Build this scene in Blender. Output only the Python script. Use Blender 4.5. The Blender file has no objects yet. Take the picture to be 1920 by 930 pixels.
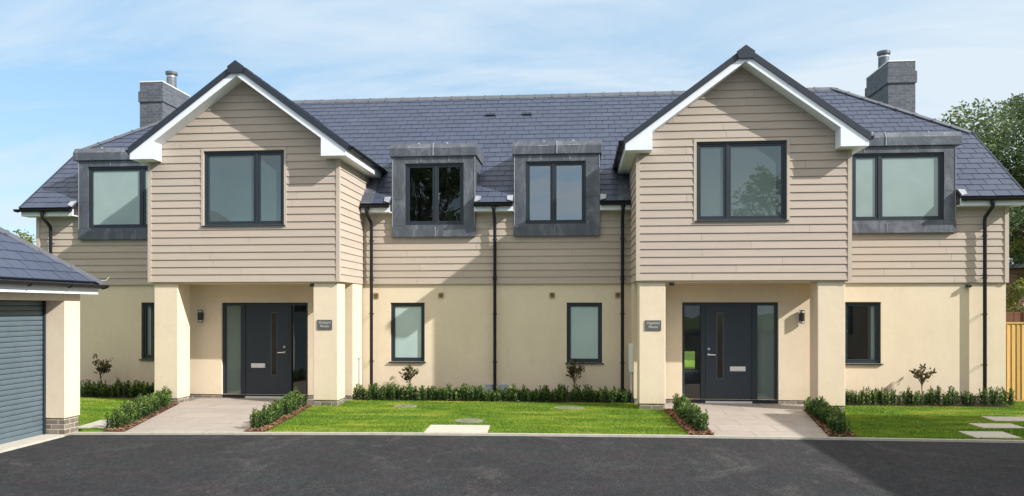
import bpy, bmesh, math, random
import numpy as np
from mathutils import Vector, Matrix
random.seed(7); rng = np.random.default_rng(11)
SC = bpy.context.scene
COL = SC.collection
R = math.radians

# ------------------------------------------------------------------ camera, sky, sun, exposure
cam = bpy.data.cameras.new("camera"); cam_o = bpy.data.objects.new("camera", cam); COL.objects.link(cam_o)
cam.sensor_width = 36; cam.lens = 26.25; cam.shift_y = 112/1920; cam.clip_end = 2000
cam_o.location = (1.79, -14.45, 1.95); cam_o.rotation_euler = (R(90), 0, math.atan(123/1400))
SC.camera = cam_o

SUN = Vector((.926*math.cos(R(33)), -.377*math.cos(R(33)), math.sin(R(33))))   # towards the sun
world = bpy.data.worlds.new("World"); SC.world = world; world.use_nodes = True
wn = world.node_tree; wn.nodes.clear()
def W(t, **kw):
    n = wn.nodes.new(t)
    for k, v in kw.items(): setattr(n, k, v)
    return n
sky = W('ShaderNodeTexSky', sky_type='NISHITA', sun_disc=False)
sky.sun_elevation = R(33); sky.sun_rotation = math.atan2(SUN.x, SUN.y); sky.air_density = 1.0; sky.dust_density = .6; sky.ozone_density = 1.2
bg = W('ShaderNodeBackground'); bg.inputs['Strength'].default_value = .15
tc = W('ShaderNodeTexCoord')
# thin cirrus: streaked noise laid on the sky direction projected to a flat cloud deck
sep = W('ShaderNodeSeparateXYZ'); wn.links.new(tc.outputs['Generated'], sep.inputs[0])
addz = W('ShaderNodeMath', operation='ADD'); addz.inputs[1].default_value = .18; wn.links.new(sep.outputs['Z'], addz.inputs[0])
mx = W('ShaderNodeMath', operation='MAXIMUM'); mx.inputs[1].default_value = .05; wn.links.new(addz.outputs[0], mx.inputs[0])
dx = W('ShaderNodeMath', operation='DIVIDE'); wn.links.new(sep.outputs['X'], dx.inputs[0]); wn.links.new(mx.outputs[0], dx.inputs[1])
dy = W('ShaderNodeMath', operation='DIVIDE'); wn.links.new(sep.outputs['Y'], dy.inputs[0]); wn.links.new(mx.outputs[0], dy.inputs[1])
cmb = W('ShaderNodeCombineXYZ'); wn.links.new(dx.outputs[0], cmb.inputs[0]); wn.links.new(dy.outputs[0], cmb.inputs[1])
mp = W('ShaderNodeMapping'); mp.inputs['Rotation'].default_value = (0, 0, R(28)); mp.inputs['Scale'].default_value = (.55, 1.5, 1); mp.inputs['Location'].default_value = (3.1, 1.7, 0)
wn.links.new(cmb.outputs[0], mp.inputs[0])
ns = W('ShaderNodeTexNoise'); ns.inputs['Scale'].default_value = 1.6; ns.inputs['Detail'].default_value = 9; ns.inputs['Roughness'].default_value = .55; ns.inputs['Distortion'].default_value = .6
wn.links.new(mp.outputs[0], ns.inputs['Vector'])
def Mth(op, a, b):
    n = W('ShaderNodeMath', operation=op)
    for i, v in enumerate((a, b)):
        if hasattr(v, 'is_output'): wn.links.new(v, n.inputs[i])
        else: n.inputs[i].default_value = v
    return n.outputs[0]
def Rng(v, a, b, c, d):
    n = W('ShaderNodeMapRange'); wn.links.new(v, n.inputs['Value'])
    for k, q in zip(('From Min', 'From Max', 'To Min', 'To Max'), (a, b, c, d)): n.inputs[k].default_value = q
    return n.outputs[0]
def Mix(a, b, f):
    n = W('ShaderNodeMix', data_type='RGBA')
    for k, v in (('A', a), ('B', b), ('Factor', f)):
        if hasattr(v, 'is_output'): wn.links.new(v, n.inputs[k])
        else: n.inputs[k].default_value = v
    return n.outputs['Result']
# a thin veil of high cloud everywhere, thicker to the right; cirrus streaks; a warm bright cloud added high and behind to fill the shade
veil = Mix(sky.outputs[0], (1.05, 1.98, 2.85, 1), .70)
streak = Rng(ns.outputs['Fac'], .42, .68, 0, .8)
right = Rng(sep.outputs['X'], -.5, .6, 0, .55)
hor = Rng(sep.outputs['Z'], 0, .35, .25, 0)
f1 = Mth('MINIMUM', Mth('ADD', Mth('ADD', streak, right), hor), 1.0)
c1 = Mix(veil, (2.75, 3.15, 3.5, 1), f1)
fill_cloud = Mth('MULTIPLY', Rng(sep.outputs['Z'], .30, .55, 0, 1), Rng(sep.outputs['Y'], .5, -.1, .2, 1))
c2 = Mix(c1, (5.6, 5.35, 4.9, 1), fill_cloud)
wn.links.new(c2, bg.inputs['Color'])
wo = W('ShaderNodeOutputWorld'); wn.links.new(bg.outputs[0], wo.inputs['Surface'])

sl = bpy.data.lights.new("sun", 'SUN'); sl.energy = 3.65; sl.angle = R(.5); sl.color = (1, .965, .90)
so = bpy.data.objects.new("sun", sl); COL.objects.link(so); so.rotation_euler = (-SUN).to_track_quat('-Z', 'Y').to_euler(); so.location = (30, -20, 30)
SC.view_settings.view_transform = 'Standard'; SC.view_settings.look = 'None'; SC.view_settings.exposure = .87; SC.view_settings.gamma = 1
SC.render.engine = 'CYCLES'
SC.cycles.max_bounces = 12; SC.cycles.diffuse_bounces = 8; SC.cycles.glossy_bounces = 4; SC.cycles.transparent_max_bounces = 12
SC.cycles.use_denoising = True; SC.cycles.sample_clamp_indirect = 6

# ------------------------------------------------------------------ materials
def srgb(r, g, b):
    f = lambda c: (c/255/12.92 if c/255 <= .04045 else ((c/255+.055)/1.055)**2.4)
    return (f(r), f(g), f(b), 1)
class MT:
    def __init__(s, name):
        s.m = bpy.data.materials.new(name); s.m.use_nodes = True; s.n = s.m.node_tree; s.b = s.n.nodes['Principled BSDF']; s._co = None
    def N(s, t, **kw):
        n = s.n.nodes.new(t)
        for k, v in kw.items(): setattr(n, k, v)
        return n
    def L(s, a, b): s.n.links.new(a, b)
    def co(s, scale=(1, 1, 1)):
        if s._co is None: s._co = s.N('ShaderNodeTexCoord')
        m = s.N('ShaderNodeMapping'); m.inputs['Scale'].default_value = scale; s.L(s._co.outputs['Object'], m.inputs[0]); return m.outputs[0]
    def noise(s, sc, detail=5, rough=.6, scale=(1, 1, 1), dist=0):
        n = s.N('ShaderNodeTexNoise'); n.inputs['Scale'].default_value = sc; n.inputs['Detail'].default_value = detail; n.inputs['Roughness'].default_value = rough; n.inputs['Distortion'].default_value = dist
        s.L(s.co(scale), n.inputs['Vector']); return n.outputs['Fac']
    def ramp(s, fac, stops):
        r = s.N('ShaderNodeValToRGB'); e = r.color_ramp.elements
        while len(e) < len(stops): e.new(.5)
        for i, (p, c) in enumerate(stops): e[i].position = p; e[i].color = c if len(c) == 4 else (*c, 1)
        s.L(fac, r.inputs[0]); return r.outputs[0]
    def mix(s, a, b, fac, mode='MIX'):
        m = s.N('ShaderNodeMix', data_type='RGBA', blend_type=mode)
        for sock, v in (('A', a), ('B', b), ('Factor', fac)):
            if hasattr(v, 'is_output'): s.L(v, m.inputs[sock])
            else: m.inputs[sock].default_value = v
        return m.outputs['Result']
    def bump(s, h, strength=.3, dist=.01):
        b = s.N('ShaderNodeBump'); b.inputs['Strength'].default_value = strength; b.inputs['Distance'].default_value = dist
        s.L(h, b.inputs['Height']); s.L(b.outputs[0], s.b.inputs['Normal']); return b
    def attr(s, name):
        a = s.N('ShaderNodeAttribute', attribute_name=name); return a.outputs['Fac']
    def set(s, col=None, rough=.6, metal=0, spec=.5):
        if col is not None:
            if hasattr(col, 'is_output'): s.L(col, s.b.inputs['Base Color'])
            else: s.b.inputs['Base Color'].default_value = col if len(col) == 4 else (*col, 1)
        s.b.inputs['Roughness'].default_value = rough; s.b.inputs['Metallic'].default_value = metal; s.b.inputs['Specular IOR Level'].default_value = spec
        return s
M = {}
def simple(name, col, rough=.6, metal=0, var=.12, sc=6, bump=0):
    t = MT(name); c = tuple(col[:3]); n = t.noise(sc, 6)
    lo = tuple(x*(1-var) for x in c); hi = tuple(x*(1+var) for x in c)
    t.set(t.ramp(n, [(.3, lo), (.7, hi)]), rough, metal)
    if bump: t.bump(t.noise(sc*20, 3), bump, .004)
    M[name] = t.m; return t
# cream render: faint blotches, fine trowel grain, slight soil-splash near its foot
t = MT('cream_render'); big = t.noise(1.1, 6, .6); fine = t.noise(160, 3)
c = t.ramp(big, [(.25, (.665, .56, .43)), (.75, (.72, .615, .475))])
c = t.mix(c, (.56, .465, .335, 1), t.ramp(t.noise(3, 8, .7, (1, 1, .18)), [(.5, (0, 0, 0)), (.85, (.4, .4, .4))]))
c = t.mix(c, t.ramp(t.noise(9, 7, .75), [(.3, (.955, .955, .95)), (.7, (1.03, 1.03, 1.03))]), 1, 'MULTIPLY')
gm = t.N('ShaderNodeNewGeometry'); sz = t.N('ShaderNodeSeparateXYZ'); t.L(gm.outputs['Position'], sz.inputs[0]); mr = t.N('ShaderNodeMapRange'); t.L(sz.outputs['Z'], mr.inputs['Value'])
for k_, v_ in zip(('From Min', 'From Max', 'To Min', 'To Max'), (.1, .55, 1, 0)): mr.inputs[k_].default_value = v_
sp_ = t.N('ShaderNodeMath', operation='MULTIPLY'); t.L(mr.outputs[0], sp_.inputs[0]); t.L(t.noise(14, 8, .75), sp_.inputs[1])
c = t.mix(c, (.40, .33, .22, 1), t.ramp(sp_.outputs[0], [(.2, (0, 0, 0)), (.65, (.22, .22, .22))]))
t.set(c, .9, 0, .2); t.bump(fine, .25, .003); M['render'] = t.m
# fibre-cement weatherboard with embossed wood grain
t = MT('weatherboard'); g = t.noise(22, 6, .65, (.06, .06, 1)); tint = t.attr('tint')
c = t.ramp(g, [(.3, (.415, .352, .298)), (.7, (.465, .395, .335))])
c = t.mix(c, t.ramp(tint, [(0, (.955, .955, .955)), (1, (1.03, 1.03, 1.03))]), 1.0, 'MULTIPLY')
t.set(c, .75, 0, .3); t.bump(g, .35, .004); M['board'] = t.m
simple('trim_cream', (.47, .40, .335), .6, var=.04)
# slates
t = MT('slate'); tint = t.attr('tint'); n1 = t.noise(1.3, 6); n2 = t.noise(45, 5)
c = t.ramp(tint, [(0, (.012, .014, .02)), (.04, (.037, .048, .080)), (.5, (.049, .063, .105)), (1, (.066, .081, .129))])
c = t.mix(c, (.10, .11, .13, 1), t.ramp(n1, [(.5, (0, 0, 0)), (.85, (.22, .22, .22))]))
t.set(c, .52, 0, .5); t.bump(n2, .35, .004); M['slate'] = t.m
simple('ridge_tile', (.09, .098, .118), .6, var=.2, sc=5, bump=.2)
t = MT('lead'); n1 = t.noise(3, 8, .7, (1, 1, .35), 1.2); n2 = t.noise(1.2, 4)
c = t.ramp(n1, [(.28, (.055, .064, .084)), (.52, (.092, .104, .128)), (.75, (.21, .225, .255))])
t.set(c, .5, .15, .5); t.bump(n2, .6, .06); M['lead'] = t.m
simple('seam_lead', (.24, .255, .28), .45, .2, .2, 12)
simple('bright_lead', (.36, .38, .41), .4, .3, .25, 12)
simple('white_pvc', (.76, .80, .87), .35, var=.03)
simple('black_pvc', (.011, .012, .016), .42, var=.15).set(None, .42, 0, .3)
simple('verge_black', (.018, .025, .040), .45, var=.15)
simple('anthracite', (.017, .026, .037), .42, var=.08)
simple('door_paint', (.021, .030, .043), .45, var=.06)
simple('steel', (.62, .62, .62), .28, .9, .06)
simple('slot_trim', (.16, .175, .19), .4, .2, .06)
simple('slot_glass', (.030, .027, .026), .08, 0, .1)
simple('letter_silver', (.66, .67, .69), .45, 0, .06)
simple('vent_tan', (.42, .32, .17), .6)
simple('vent_dark', (.12, .085, .04), .7)
simple('meter_white', (.7, .71, .7), .5, var=.04)
simple('meter_grey', (.33, .36, .41), .5, var=.06)
simple('sign_slate', (.095, .095, .098), .55, var=.15, sc=30)
simple('sign_letter', (.55, .55, .5), .5, var=.05)
simple('lamp_black', (.022, .022, .024), .4)
simple('room_wall', (.78, .78, .74), .9, var=.03)
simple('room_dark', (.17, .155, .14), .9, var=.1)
simple('room_floor', (.20, .15, .11), .7, var=.15)
t = simple('mulch_soil', (.06, .035, .022), .95, var=.4, sc=30, bump=.6)
t = MT('mulch_chip'); c = t.ramp(t.attr('tint'), [(0, (.07, .028, .014)), (.5, (.17, .075, .038)), (1, (.32, .17, .09))]); t.set(c, .9); M['chip'] = t.m
def brick(name, c1, c2, mort, scale=1.0):
    t = MT(name); tcn = t.N('ShaderNodeTexCoord'); sp = t.N('ShaderNodeSeparateXYZ'); t.L(tcn.outputs['Object'], sp.inputs[0])
    ad = t.N('ShaderNodeMath', operation='ADD'); t.L(sp.outputs[0], ad.inputs[0]); t.L(sp.outputs[1], ad.inputs[1])
    cb = t.N('ShaderNodeCombineXYZ'); t.L(ad.outputs[0], cb.inputs[0]); t.L(sp.outputs[2], cb.inputs[1])
    b = t.N('ShaderNodeTexBrick'); b.inputs['Scale'].default_value = scale; b.inputs['Brick Width'].default_value = .225; b.inputs['Row Height'].default_value = .075; b.inputs['Mortar Size'].default_value = .006
    b.inputs['Color1'].default_value = (*c1, 1); b.inputs['Color2'].default_value = (*c2, 1); b.inputs['Mortar'].default_value = (*mort, 1); b.inputs['Bias'].default_value = 0
    t.L(cb.outputs[0], b.inputs['Vector'])
    c = t.mix(b.outputs['Color'], t.ramp(t.noise(18, 6), [(.3, (.7, .7, .7)), (.7, (1.2, 1.2, 1.2))]), 1, 'MULTIPLY')
    t.set(c, .85); inv = t.N('ShaderNodeMath', operation='SUBTRACT'); inv.inputs[0].default_value = 1; t.L(b.outputs['Fac'], inv.inputs[1]); t.bump(inv.outputs[0], .6, .006); M[name] = t.m
brick('plinth_brick', (.13, .105, .09), (.22, .19, .16), (.46, .42, .33))
brick('chimney_brick', (.074, .085, .11), (.115, .127, .152), (.15, .162, .185))
def glass(name, tint, refl, rough=.0, pale_mix=0):
    m = bpy.data.materials.new(name); m.use_nodes = True; n = m.node_tree; n.nodes.clear()
    tr = n.nodes.new('ShaderNodeBsdfTransparent'); tr.inputs[0].default_value = (*tint, 1)
    gl = n.nodes.new('ShaderNodeBsdfGlossy'); gl.inputs['Roughness'].default_value = rough; gl.inputs['Color'].default_value = (.95, .98, 1, 1)
    fr = n.nodes.new('ShaderNodeFresnel'); fr.inputs['IOR'].default_value = 1.5
    ma = n.nodes.new('ShaderNodeMath'); ma.operation = 'MULTIPLY_ADD'; ma.inputs[1].default_value = 1.0; ma.inputs[2].default_value = refl; n.links.new(fr.outputs[0], ma.inputs[0])
    mxn = n.nodes.new('ShaderNodeMixShader'); n.links.new(ma.outputs[0], mxn.inputs[0]); n.links.new(tr.outputs[0], mxn.inputs[1]); n.links.new(gl.outputs[0], mxn.inputs[2])
    # faint warp of the float glass
    nz = n.nodes.new('ShaderNodeTexNoise'); nz.inputs['Scale'].default_value = 1.2; tcx = n.nodes.new('ShaderNodeTexCoord'); n.links.new(tcx.outputs['Object'], nz.inputs['Vector'])
    bp = n.nodes.new('ShaderNodeBump'); bp.inputs['Strength'].default_value = .06; bp.inputs['Distance'].default_value = .05; n.links.new(nz.outputs['Fac'], bp.inputs['Height']); n.links.new(bp.outputs[0], gl.inputs['Normal'])
    out = mxn.outputs[0]
    if pale_mix:
        df = n.nodes.new('ShaderNodeBsdfDiffuse'); df.inputs[0].default_value = (.40, .52, .50, 1); m3 = n.nodes.new('ShaderNodeMixShader'); m3.inputs[0].default_value = pale_mix; n.links.new(tr.outputs[0], m3.inputs[1]); n.links.new(df.outputs[0], m3.inputs[2]); n.links.new(m3.outputs[0], mxn.inputs[1])
    o = n.nodes.new('ShaderNodeOutputMaterial'); n.links.new(out, o.inputs[0]); M[name] = m
glass('side_glass', (.78, .88, .85), .05, pale_mix=.3)  # pale diffuse mix stands in for hall light and reflections in the outer sidelights
glass('clear_glass', (.85, .91, .89), .03)
glass('tinted_glass', (.72, .88, .85), .07, pale_mix=.16)
glass('mirror_glass', (.55, .62, .62), .26)
t = MT('frosted_glass'); n = t.noise(.8, 3)
t.set(t.ramp(n, [(.3, (.24, .32, .315)), (.7, (.31, .39, .38))]), .16, 0, .8); M['frosted_glass'] = t.m
t = MT('obscure_glass'); n = t.noise(.9, 3)
t.set(t.ramp(n, [(.3, (.36, .47, .475)), (.7, (.45, .56, .55))]), .25, 0, .7); M['obscure_glass'] = t.m
# roller door: paint only, the ribs are modelled
simple('roller_paint', (.105, .145, .172), .45, .15, .08)
# ground
t = MT('asphalt'); n1 = t.noise(.55, 8, .65); n2 = t.noise(200, 3, .7); n3 = t.noise(1.1, 9, .72, (1, .7, 1), 1.0); n4 = t.noise(9, 8, .85, (1.3, .55, 1)); n5 = t.noise(34, 3, .8, (1.3, .45, 1)); n6 = t.noise(1.9, 3)
c = t.ramp(n1, [(.3, (.020, .021, .0245)), (.7, (.034, .034, .038))])
c = t.mix(c, t.ramp(n6, [(.35, (.88, 1.02, 1.0)), (.65, (1.12, .98, 1.03))]), 1, 'MULTIPLY')
c = t.mix(c, (.080, .076, .073, 1), t.ramp(n3, [(.54, (0, 0, 0)), (.76, (.85, .85, .85))]))
c = t.mix(c, t.ramp(n4, [(.34, (.55, .55, .55)), (.66, (1.5, 1.5, 1.5))]), 1, 'MULTIPLY')
c = t.mix(c, t.ramp(n5, [(.36, (.5, .5, .5)), (.58, (1.15, 1.15, 1.15)), (.74, (2.6, 2.55, 2.5))]), .9, 'MULTIPLY')
t.set(c, .9, 0, .25); t.bump(n2, .6, .006); M['asphalt'] = t.m
simple('concrete_kerb', (.42, .395, .35), .85, var=.12, sc=9, bump=.3)
simple('concrete_slab', (.47, .44, .385), .85, var=.10, sc=7, bump=.3)
t = MT('paving'); b = t.N('ShaderNodeTexBrick'); b.inputs['Scale'].default_value = 1; b.inputs['Brick Width'].default_value = .9; b.inputs['Row Height'].default_value = .6; b.inputs['Mortar Size'].default_value = .007; b.inputs['Bias'].default_value = 0
b.inputs['Color1'].default_value = (.325, .28, .25, 1); b.inputs['Color2'].default_value = (.36, .315, .28, 1); b.inputs['Mortar'].default_value = (.2, .17, .15, 1); t.L(t.co(), b.inputs['Vector'])
c = t.mix(b.outputs['Color'], t.ramp(t.noise(4, 7), [(.3, (.92, .92, .92)), (.7, (1.06, 1.06, 1.06))]), 1, 'MULTIPLY'); t.set(c, .85); t.bump(t.noise(90, 4), .2, .003); M['paving'] = t.m
t = MT('turf'); n1 = t.noise(1.6, 8, .65, (1, 2.5, 1)); n2 = t.noise(70, 4)
c = t.ramp(n1, [(.3, (.075, .165, .012)), (.5, (.15, .245, .018)), (.72, (.30, .34, .045))])
c = t.mix(c, t.ramp(n2, [(.3, (.6, .6, .6)), (.7, (1.3, 1.3, 1.3))]), 1, 'MULTIPLY'); t.set(c, .9, 0, .2); t.bump(n2, .8, .02); M['turf'] = t.m
def leafmat(name, stops, trans=.25, rough=.5):
    t = MT(name); c = t.ramp(t.attr('tint'), stops); t.set(c, rough, 0, .4)
    tl = t.N('ShaderNodeBsdfTranslucent'); t.L(c, tl.inputs[0]); mxn = t.N('ShaderNodeMixShader'); mxn.inputs[0].default_value = trans
    t.L(t.b.outputs[0], mxn.inputs[1]); t.L(tl.outputs[0], mxn.inputs[2]); t.L(mxn.outputs[0], t.n.nodes['Material Output'].inputs[0]); M[name] = t.m
leafmat('blade', [(0, (.060, .150, .012)), (.5, (.150, .250, .020)), (.85, (.31, .36, .045)), (1, (.40, .38, .09))], .35)
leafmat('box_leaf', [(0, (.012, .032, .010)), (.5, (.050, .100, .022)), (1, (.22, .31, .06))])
leafmat('shrub_leaf', [(0, (.040, .058, .02)), (.5, (.085, .078, .03)), (1, (.16, .10, .05))])
leafmat('tree_leaf', [(0, (.045, .085, .030)), (.5, (.095, .150, .055)), (1, (.20, .25, .11))], .3)
leafmat('tree_leaf_yellow', [(0, (.07, .105, .02)), (.5, (.16, .19, .035)), (1, (.30, .28, .06))], .3)
simple('bark', (.09, .07, .05), .9, var=.3, sc=10, bump=.5)
simple('twig', (.11, .075, .05), .85, var=.2)
t = MT('new_timber'); g = t.noise(9, 7, .7, (3, 3, .12), .8); c = t.ramp(g, [(.3, (.44, .26, .075)), (.6, (.57, .365, .12)), (.8, (.36, .21, .065))])
c = t.mix(c, t.ramp(t.attr('tint'), [(0, (.8, .8, .8)), (1, (1.1, 1.1, 1.1))]), 1, 'MULTIPLY'); t.set(c, .8); t.bump(g, .3, .004); M['new_timber'] = t.m
t = MT('brown_timber'); g = t.noise(8, 7, .7, (.12, .12, 3)); t.set(t.ramp(g, [(.3, (.11, .065, .042)), (.7, (.19, .12, .08))]), .85); t.bump(g, .3, .004); M['brown_timber'] = t.m
simple('red_fence', (.14, .062, .035), .85, var=.2, sc=8)
simple('felt', (.035, .04, .048), .8)
simple('iron', (.19, .195, .15), .8, 0, .35, 20, .4)
simple('field', (.06, .10, .025), .95, var=.4, sc=.4)

# ------------------------------------------------------------------ mesh helpers
class MB:
    def __init__(s): s.v = []; s.f = []; s.mi = []; s.t = []; s.cur = 0; s.tint = .5
    def poly(s, pts):
        i = len(s.v); s.v += [tuple(p) for p in pts]; s.f.append(tuple(range(i, i+len(pts)))); s.mi.append(s.cur); s.t.append(s.tint)
    def box(s, x0, x1, y0, y1, z0, z1):
        x0, x1 = min(x0, x1), max(x0, x1); y0, y1 = min(y0, y1), max(y0, y1); z0, z1 = min(z0, z1), max(z0, z1)
        i = len(s.v); s.v += [(x0,y0,z0),(x1,y0,z0),(x1,y1,z0),(x0,y1,z0),(x0,y0,z1),(x1,y0,z1),(x1,y1,z1),(x0,y1,z1)]
        for q in ((3,2,1,0),(4,5,6,7),(0,1,5,4),(1,2,6,5),(2,3,7,6),(3,0,4,7)): s.f.append(tuple(i+k for k in q)); s.mi.append(s.cur); s.t.append(s.tint)
        return s
    def prism(s, pts, off):                     # a planar outline given thickness along off
        n = len(pts); off = Vector(off); a = [Vector(p) for p in pts]; b = [p+off for p in a]; i = len(s.v); s.v += [tuple(p) for p in a+b]
        F = [tuple(range(i, i+n))[::-1], tuple(range(i+n, i+2*n))] + [(i+k, i+(k+1) % n, i+n+(k+1) % n, i+n+k) for k in range(n)]
        s.f += F; s.mi += [s.cur]*len(F); s.t += [s.tint]*len(F); return s
    def tube(s, pts, r, n=10, caps=True):
        pts = [Vector(p) for p in pts]; rs = r if isinstance(r, (list, tuple)) else [r]*len(pts); base = len(s.v); ref = None
        for k, p in enumerate(pts):
            d = (pts[min(k+1, len(pts)-1)]-pts[max(k-1, 0)]).normalized()
            if ref is None: ref = Vector((0, 0, 1)) if abs(d.z) < .9 else Vector((1, 0, 0))
            a = d.cross(ref).normalized(); b = a.cross(d).normalized(); ref = b
            for j in range(n):
                an = 2*math.pi*j/n; s.v.append(tuple(p+(a*math.cos(an)+b*math.sin(an))*rs[k]))
        F = []
        for k in range(len(pts)-1):
            for j in range(n):
                F.append((base+k*n+j, base+k*n+(j+1) % n, base+(k+1)*n+(j+1) % n, base+(k+1)*n+j))
        if caps: F += [tuple(base+j for j in range(n))[::-1], tuple(base+(len(pts)-1)*n+j for j in range(n))]
        s.f += F; s.mi += [s.cur]*len(F); s.t += [s.tint]*len(F); return s
    def build(s, name, mats, parent=None, loc=(0, 0, 0), bevel=0, smooth=False, fix=True):
        me = bpy.data.meshes.new(name); me.from_pydata(s.v, [], s.f)
        if not isinstance(mats, (list, tuple)): mats = [mats]
        for m in mats: me.materials.append(M[m] if isinstance(m, str) else m)
        me.polygons.foreach_set('material_index', s.mi)
        at = me.attributes.new('tint', 'FLOAT', 'FACE'); at.data.foreach_set('value', s.t)
        if fix:
            bm = bmesh.new(); bm.from_mesh(me); bmesh.ops.recalc_face_normals(bm, faces=bm.faces); bm.to_mesh(me); bm.free()
        if smooth:
            me.polygons.foreach_set('use_smooth', [True]*len(me.polygons)); me.set_sharp_from_angle(angle=R(40))
        me.update()
        o = bpy.data.objects.new(name, me); COL.objects.link(o); o.parent = parent; o.location = loc
        if bevel:
            b = o.modifiers.new('bevel', 'BEVEL'); b.width = bevel; b.segments = 2; b.limit_method = 'ANGLE'
        return o
def empty(name, loc=(0, 0, 0)):
    o = bpy.data.objects.new(name, None); COL.objects.link(o); o.location = loc; o.empty_display_size = .2; return o
def tag(o, label, cat, group=None, kind=None):
    o['label'] = label
    if cat: o['category'] = cat
    if group: o['group'] = group
    if kind: o['kind'] = kind
    return o
def struct(o): o['kind'] = 'structure'; return o

# polygon clipping in a plane (u, v)
def clip(poly, a, b, c):                        # keep a*u + b*v <= c
    out = []
    for i in range(len(poly)):
        p, q = poly[i], poly[(i+1) % len(poly)]; dp = a*p[0]+b*p[1]-c; dq = a*q[0]+b*q[1]-c
        if dp <= 1e-9: out.append(p)
        if (dp < -1e-9 and dq > 1e-9) or (dp > 1e-9 and dq < -1e-9):
            k = dp/(dp-dq); out.append((p[0]+(q[0]-p[0])*k, p[1]+(q[1]-p[1])*k))
    return out if len(out) >= 3 else []
def area(p): return abs(sum(p[i][0]*p[(i+1) % len(p)][1]-p[(i+1) % len(p)][0]*p[i][1] for i in range(len(p))))/2
def minus(polys, h):                            # minus the rectangle h = (u0, u1, v0, v1)
    u0, u1, v0, v1 = h; out = []
    for p in polys:
        mid = clip(clip(p, -1, 0, -u0), 1, 0, u1)
        for q in (clip(p, 1, 0, u0), clip(p, -1, 0, -u1), clip(mid, 0, 1, v0) if mid else [], clip(mid, 0, -1, -v1) if mid else []):
            if q and area(q) > 1e-6: out.append(q)
    return out
def inside(poly, conv):                         # clip poly to a convex outline given counter-clockwise
    for i in range(len(conv)):
        p, q = conv[i], conv[(i+1) % len(conv)]; ex, ey = q[0]-p[0], q[1]-p[1]
        poly = clip(poly, ey, -ex, ey*p[0]-ex*p[1])
        if not poly: return []
    return poly

def clad(mb, place, outline, holes=(), z0=2.47, ex=.15, seed=0, joints=True):
    """lapped boards: place(u, z, d) gives the world point d in front of the wall"""
    rr = random.Random(seed); zs = [p[1] for p in outline]; us = [p[0] for p in outline]; k = 0
    while z0+k*ex < max(zs)-1e-6:
        zb = z0+k*ex; zt = zb+ex; cuts = [min(us)-1]
        u = min(us)+rr.uniform(.6, 3.2)
        while u < max(us):
            if joints: cuts.append(u)
            u += 3.6
        cuts.append(max(us)+1)
        for a, b in zip(cuts[:-1], cuts[1:]):
            mb.tint = rr.random()
            ps = inside([(a+.002, zb), (b-.002, zb), (b-.002, zt), (a+.002, zt)], outline)
            ps = [ps] if ps else []
            for h in holes: ps = minus(ps, h)
            for p in ps:
                dd = lambda z: .024-.017*(z-zb)/ex
                mb.poly([place(q[0], q[1], dd(q[1])) for q in p])
                for i in range(len(p)):
                    q, w = p[i], p[(i+1) % len(p)]
                    if abs(q[1]-zb) < 1e-6 and abs(w[1]-zb) < 1e-6 or abs(q[0]-w[0]) < 1e-6:
                        mb.poly([place(q[0], q[1], dd(q[1])), place(w[0], w[1], dd(w[1])), place(w[0], w[1], 0), place(q[0], q[1], 0)])
        k += 1
    mb.tint = .5

def wall(mb, place, rect, holes, depth=.14):    # flat wall with openings and their reveals
    u0, u1, v0, v1 = rect; ps = [[(u0, v0), (u1, v0), (u1, v1), (u0, v1)]]
    for h in holes: ps = minus(ps, h)
    for p in ps: mb.poly([place(u, v, 0) for u, v in p])
    for a, b, c, d in holes:
        for (p, q) in (((a, c), (b, c)), ((b, c), (b, d)), ((b, d), (a, d)), ((a, d), (a, c))):
            mb.poly([place(*p, 0), place(*q, 0), place(*q, -depth), place(*p, -depth)])

def tiles(name, O, U, V, outline, holes, parent, gauge=.22, w=.3, mat='slate', seed=1, deck=.03):
    """courses of slates on a plane; outline is convex and counter-clockwise in (u, v)"""
    rr = random.Random(seed); O, U, V = Vector(O), Vector(U).normalized(), Vector(V).normalized(); Nn = U.cross(V).normalized()
    if Nn.z < 0: Nn = -Nn
    P = lambda u, v, d: O+U*u+V*v+Nn*d
    mb = MB(); ps = [outline]
    for h in holes: ps = minus(ps, h)
    mb.tint = 0
    for p in ps:
        mb.poly([P(u, v, 0) for u, v in p]); mb.poly([P(u, v, -deck) for u, v in p][::-1])
        for i in range(len(p)):
            q, r_ = p[i], p[(i+1) % len(p)]; mb.poly([P(*q, 0), P(*r_, 0), P(*r_, -deck), P(*q, -deck)])
    umin, umax = min(p[0] for p in outline), max(p[0] for p in outline); vmax = max(p[1] for p in outline)
    for j in range(int(vmax/gauge)+1):
        off = (j % 2)*w/2; k0 = int((umin-off)/w)-1; k1 = int((umax-off)/w)+1
        for k in range(k0, k1+1):
            a = k*w+off; q = inside([(a+.0058, j*gauge), (a+w-.0058, j*gauge), (a+w-.0058, (j+1)*gauge+.003), (a+.0058, (j+1)*gauge+.003)], outline)
            if not q: continue
            qs = [q]
            for h in holes: qs = minus(qs, h)
            t0 = rr.gauss(.5, .09); lift = .016+rr.uniform(0, .003); tw = rr.uniform(-.0015, .0015)
            mb.tint = min(max(t0, 0), 1)
            for p in qs:
                dd = lambda u, v: lift-.010*(v-j*gauge)/gauge+tw*(u-a)/w
                mb.poly([P(u, v, dd(u, v)) for u, v in p])
                for i in range(len(p)):
                    m, n = p[i], p[(i+1) % len(p)]
                    if abs(m[1]-n[1]) < 1e-6 and m[1] < (j+.5)*gauge or abs(m[0]-n[0]) < 1e-6:
                        mb.poly([P(*m, dd(*m)), P(*n, dd(*n)), P(*n, .0005), P(*m, .0005)])
    return mb.build(name, mat, parent, fix=False)

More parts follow.
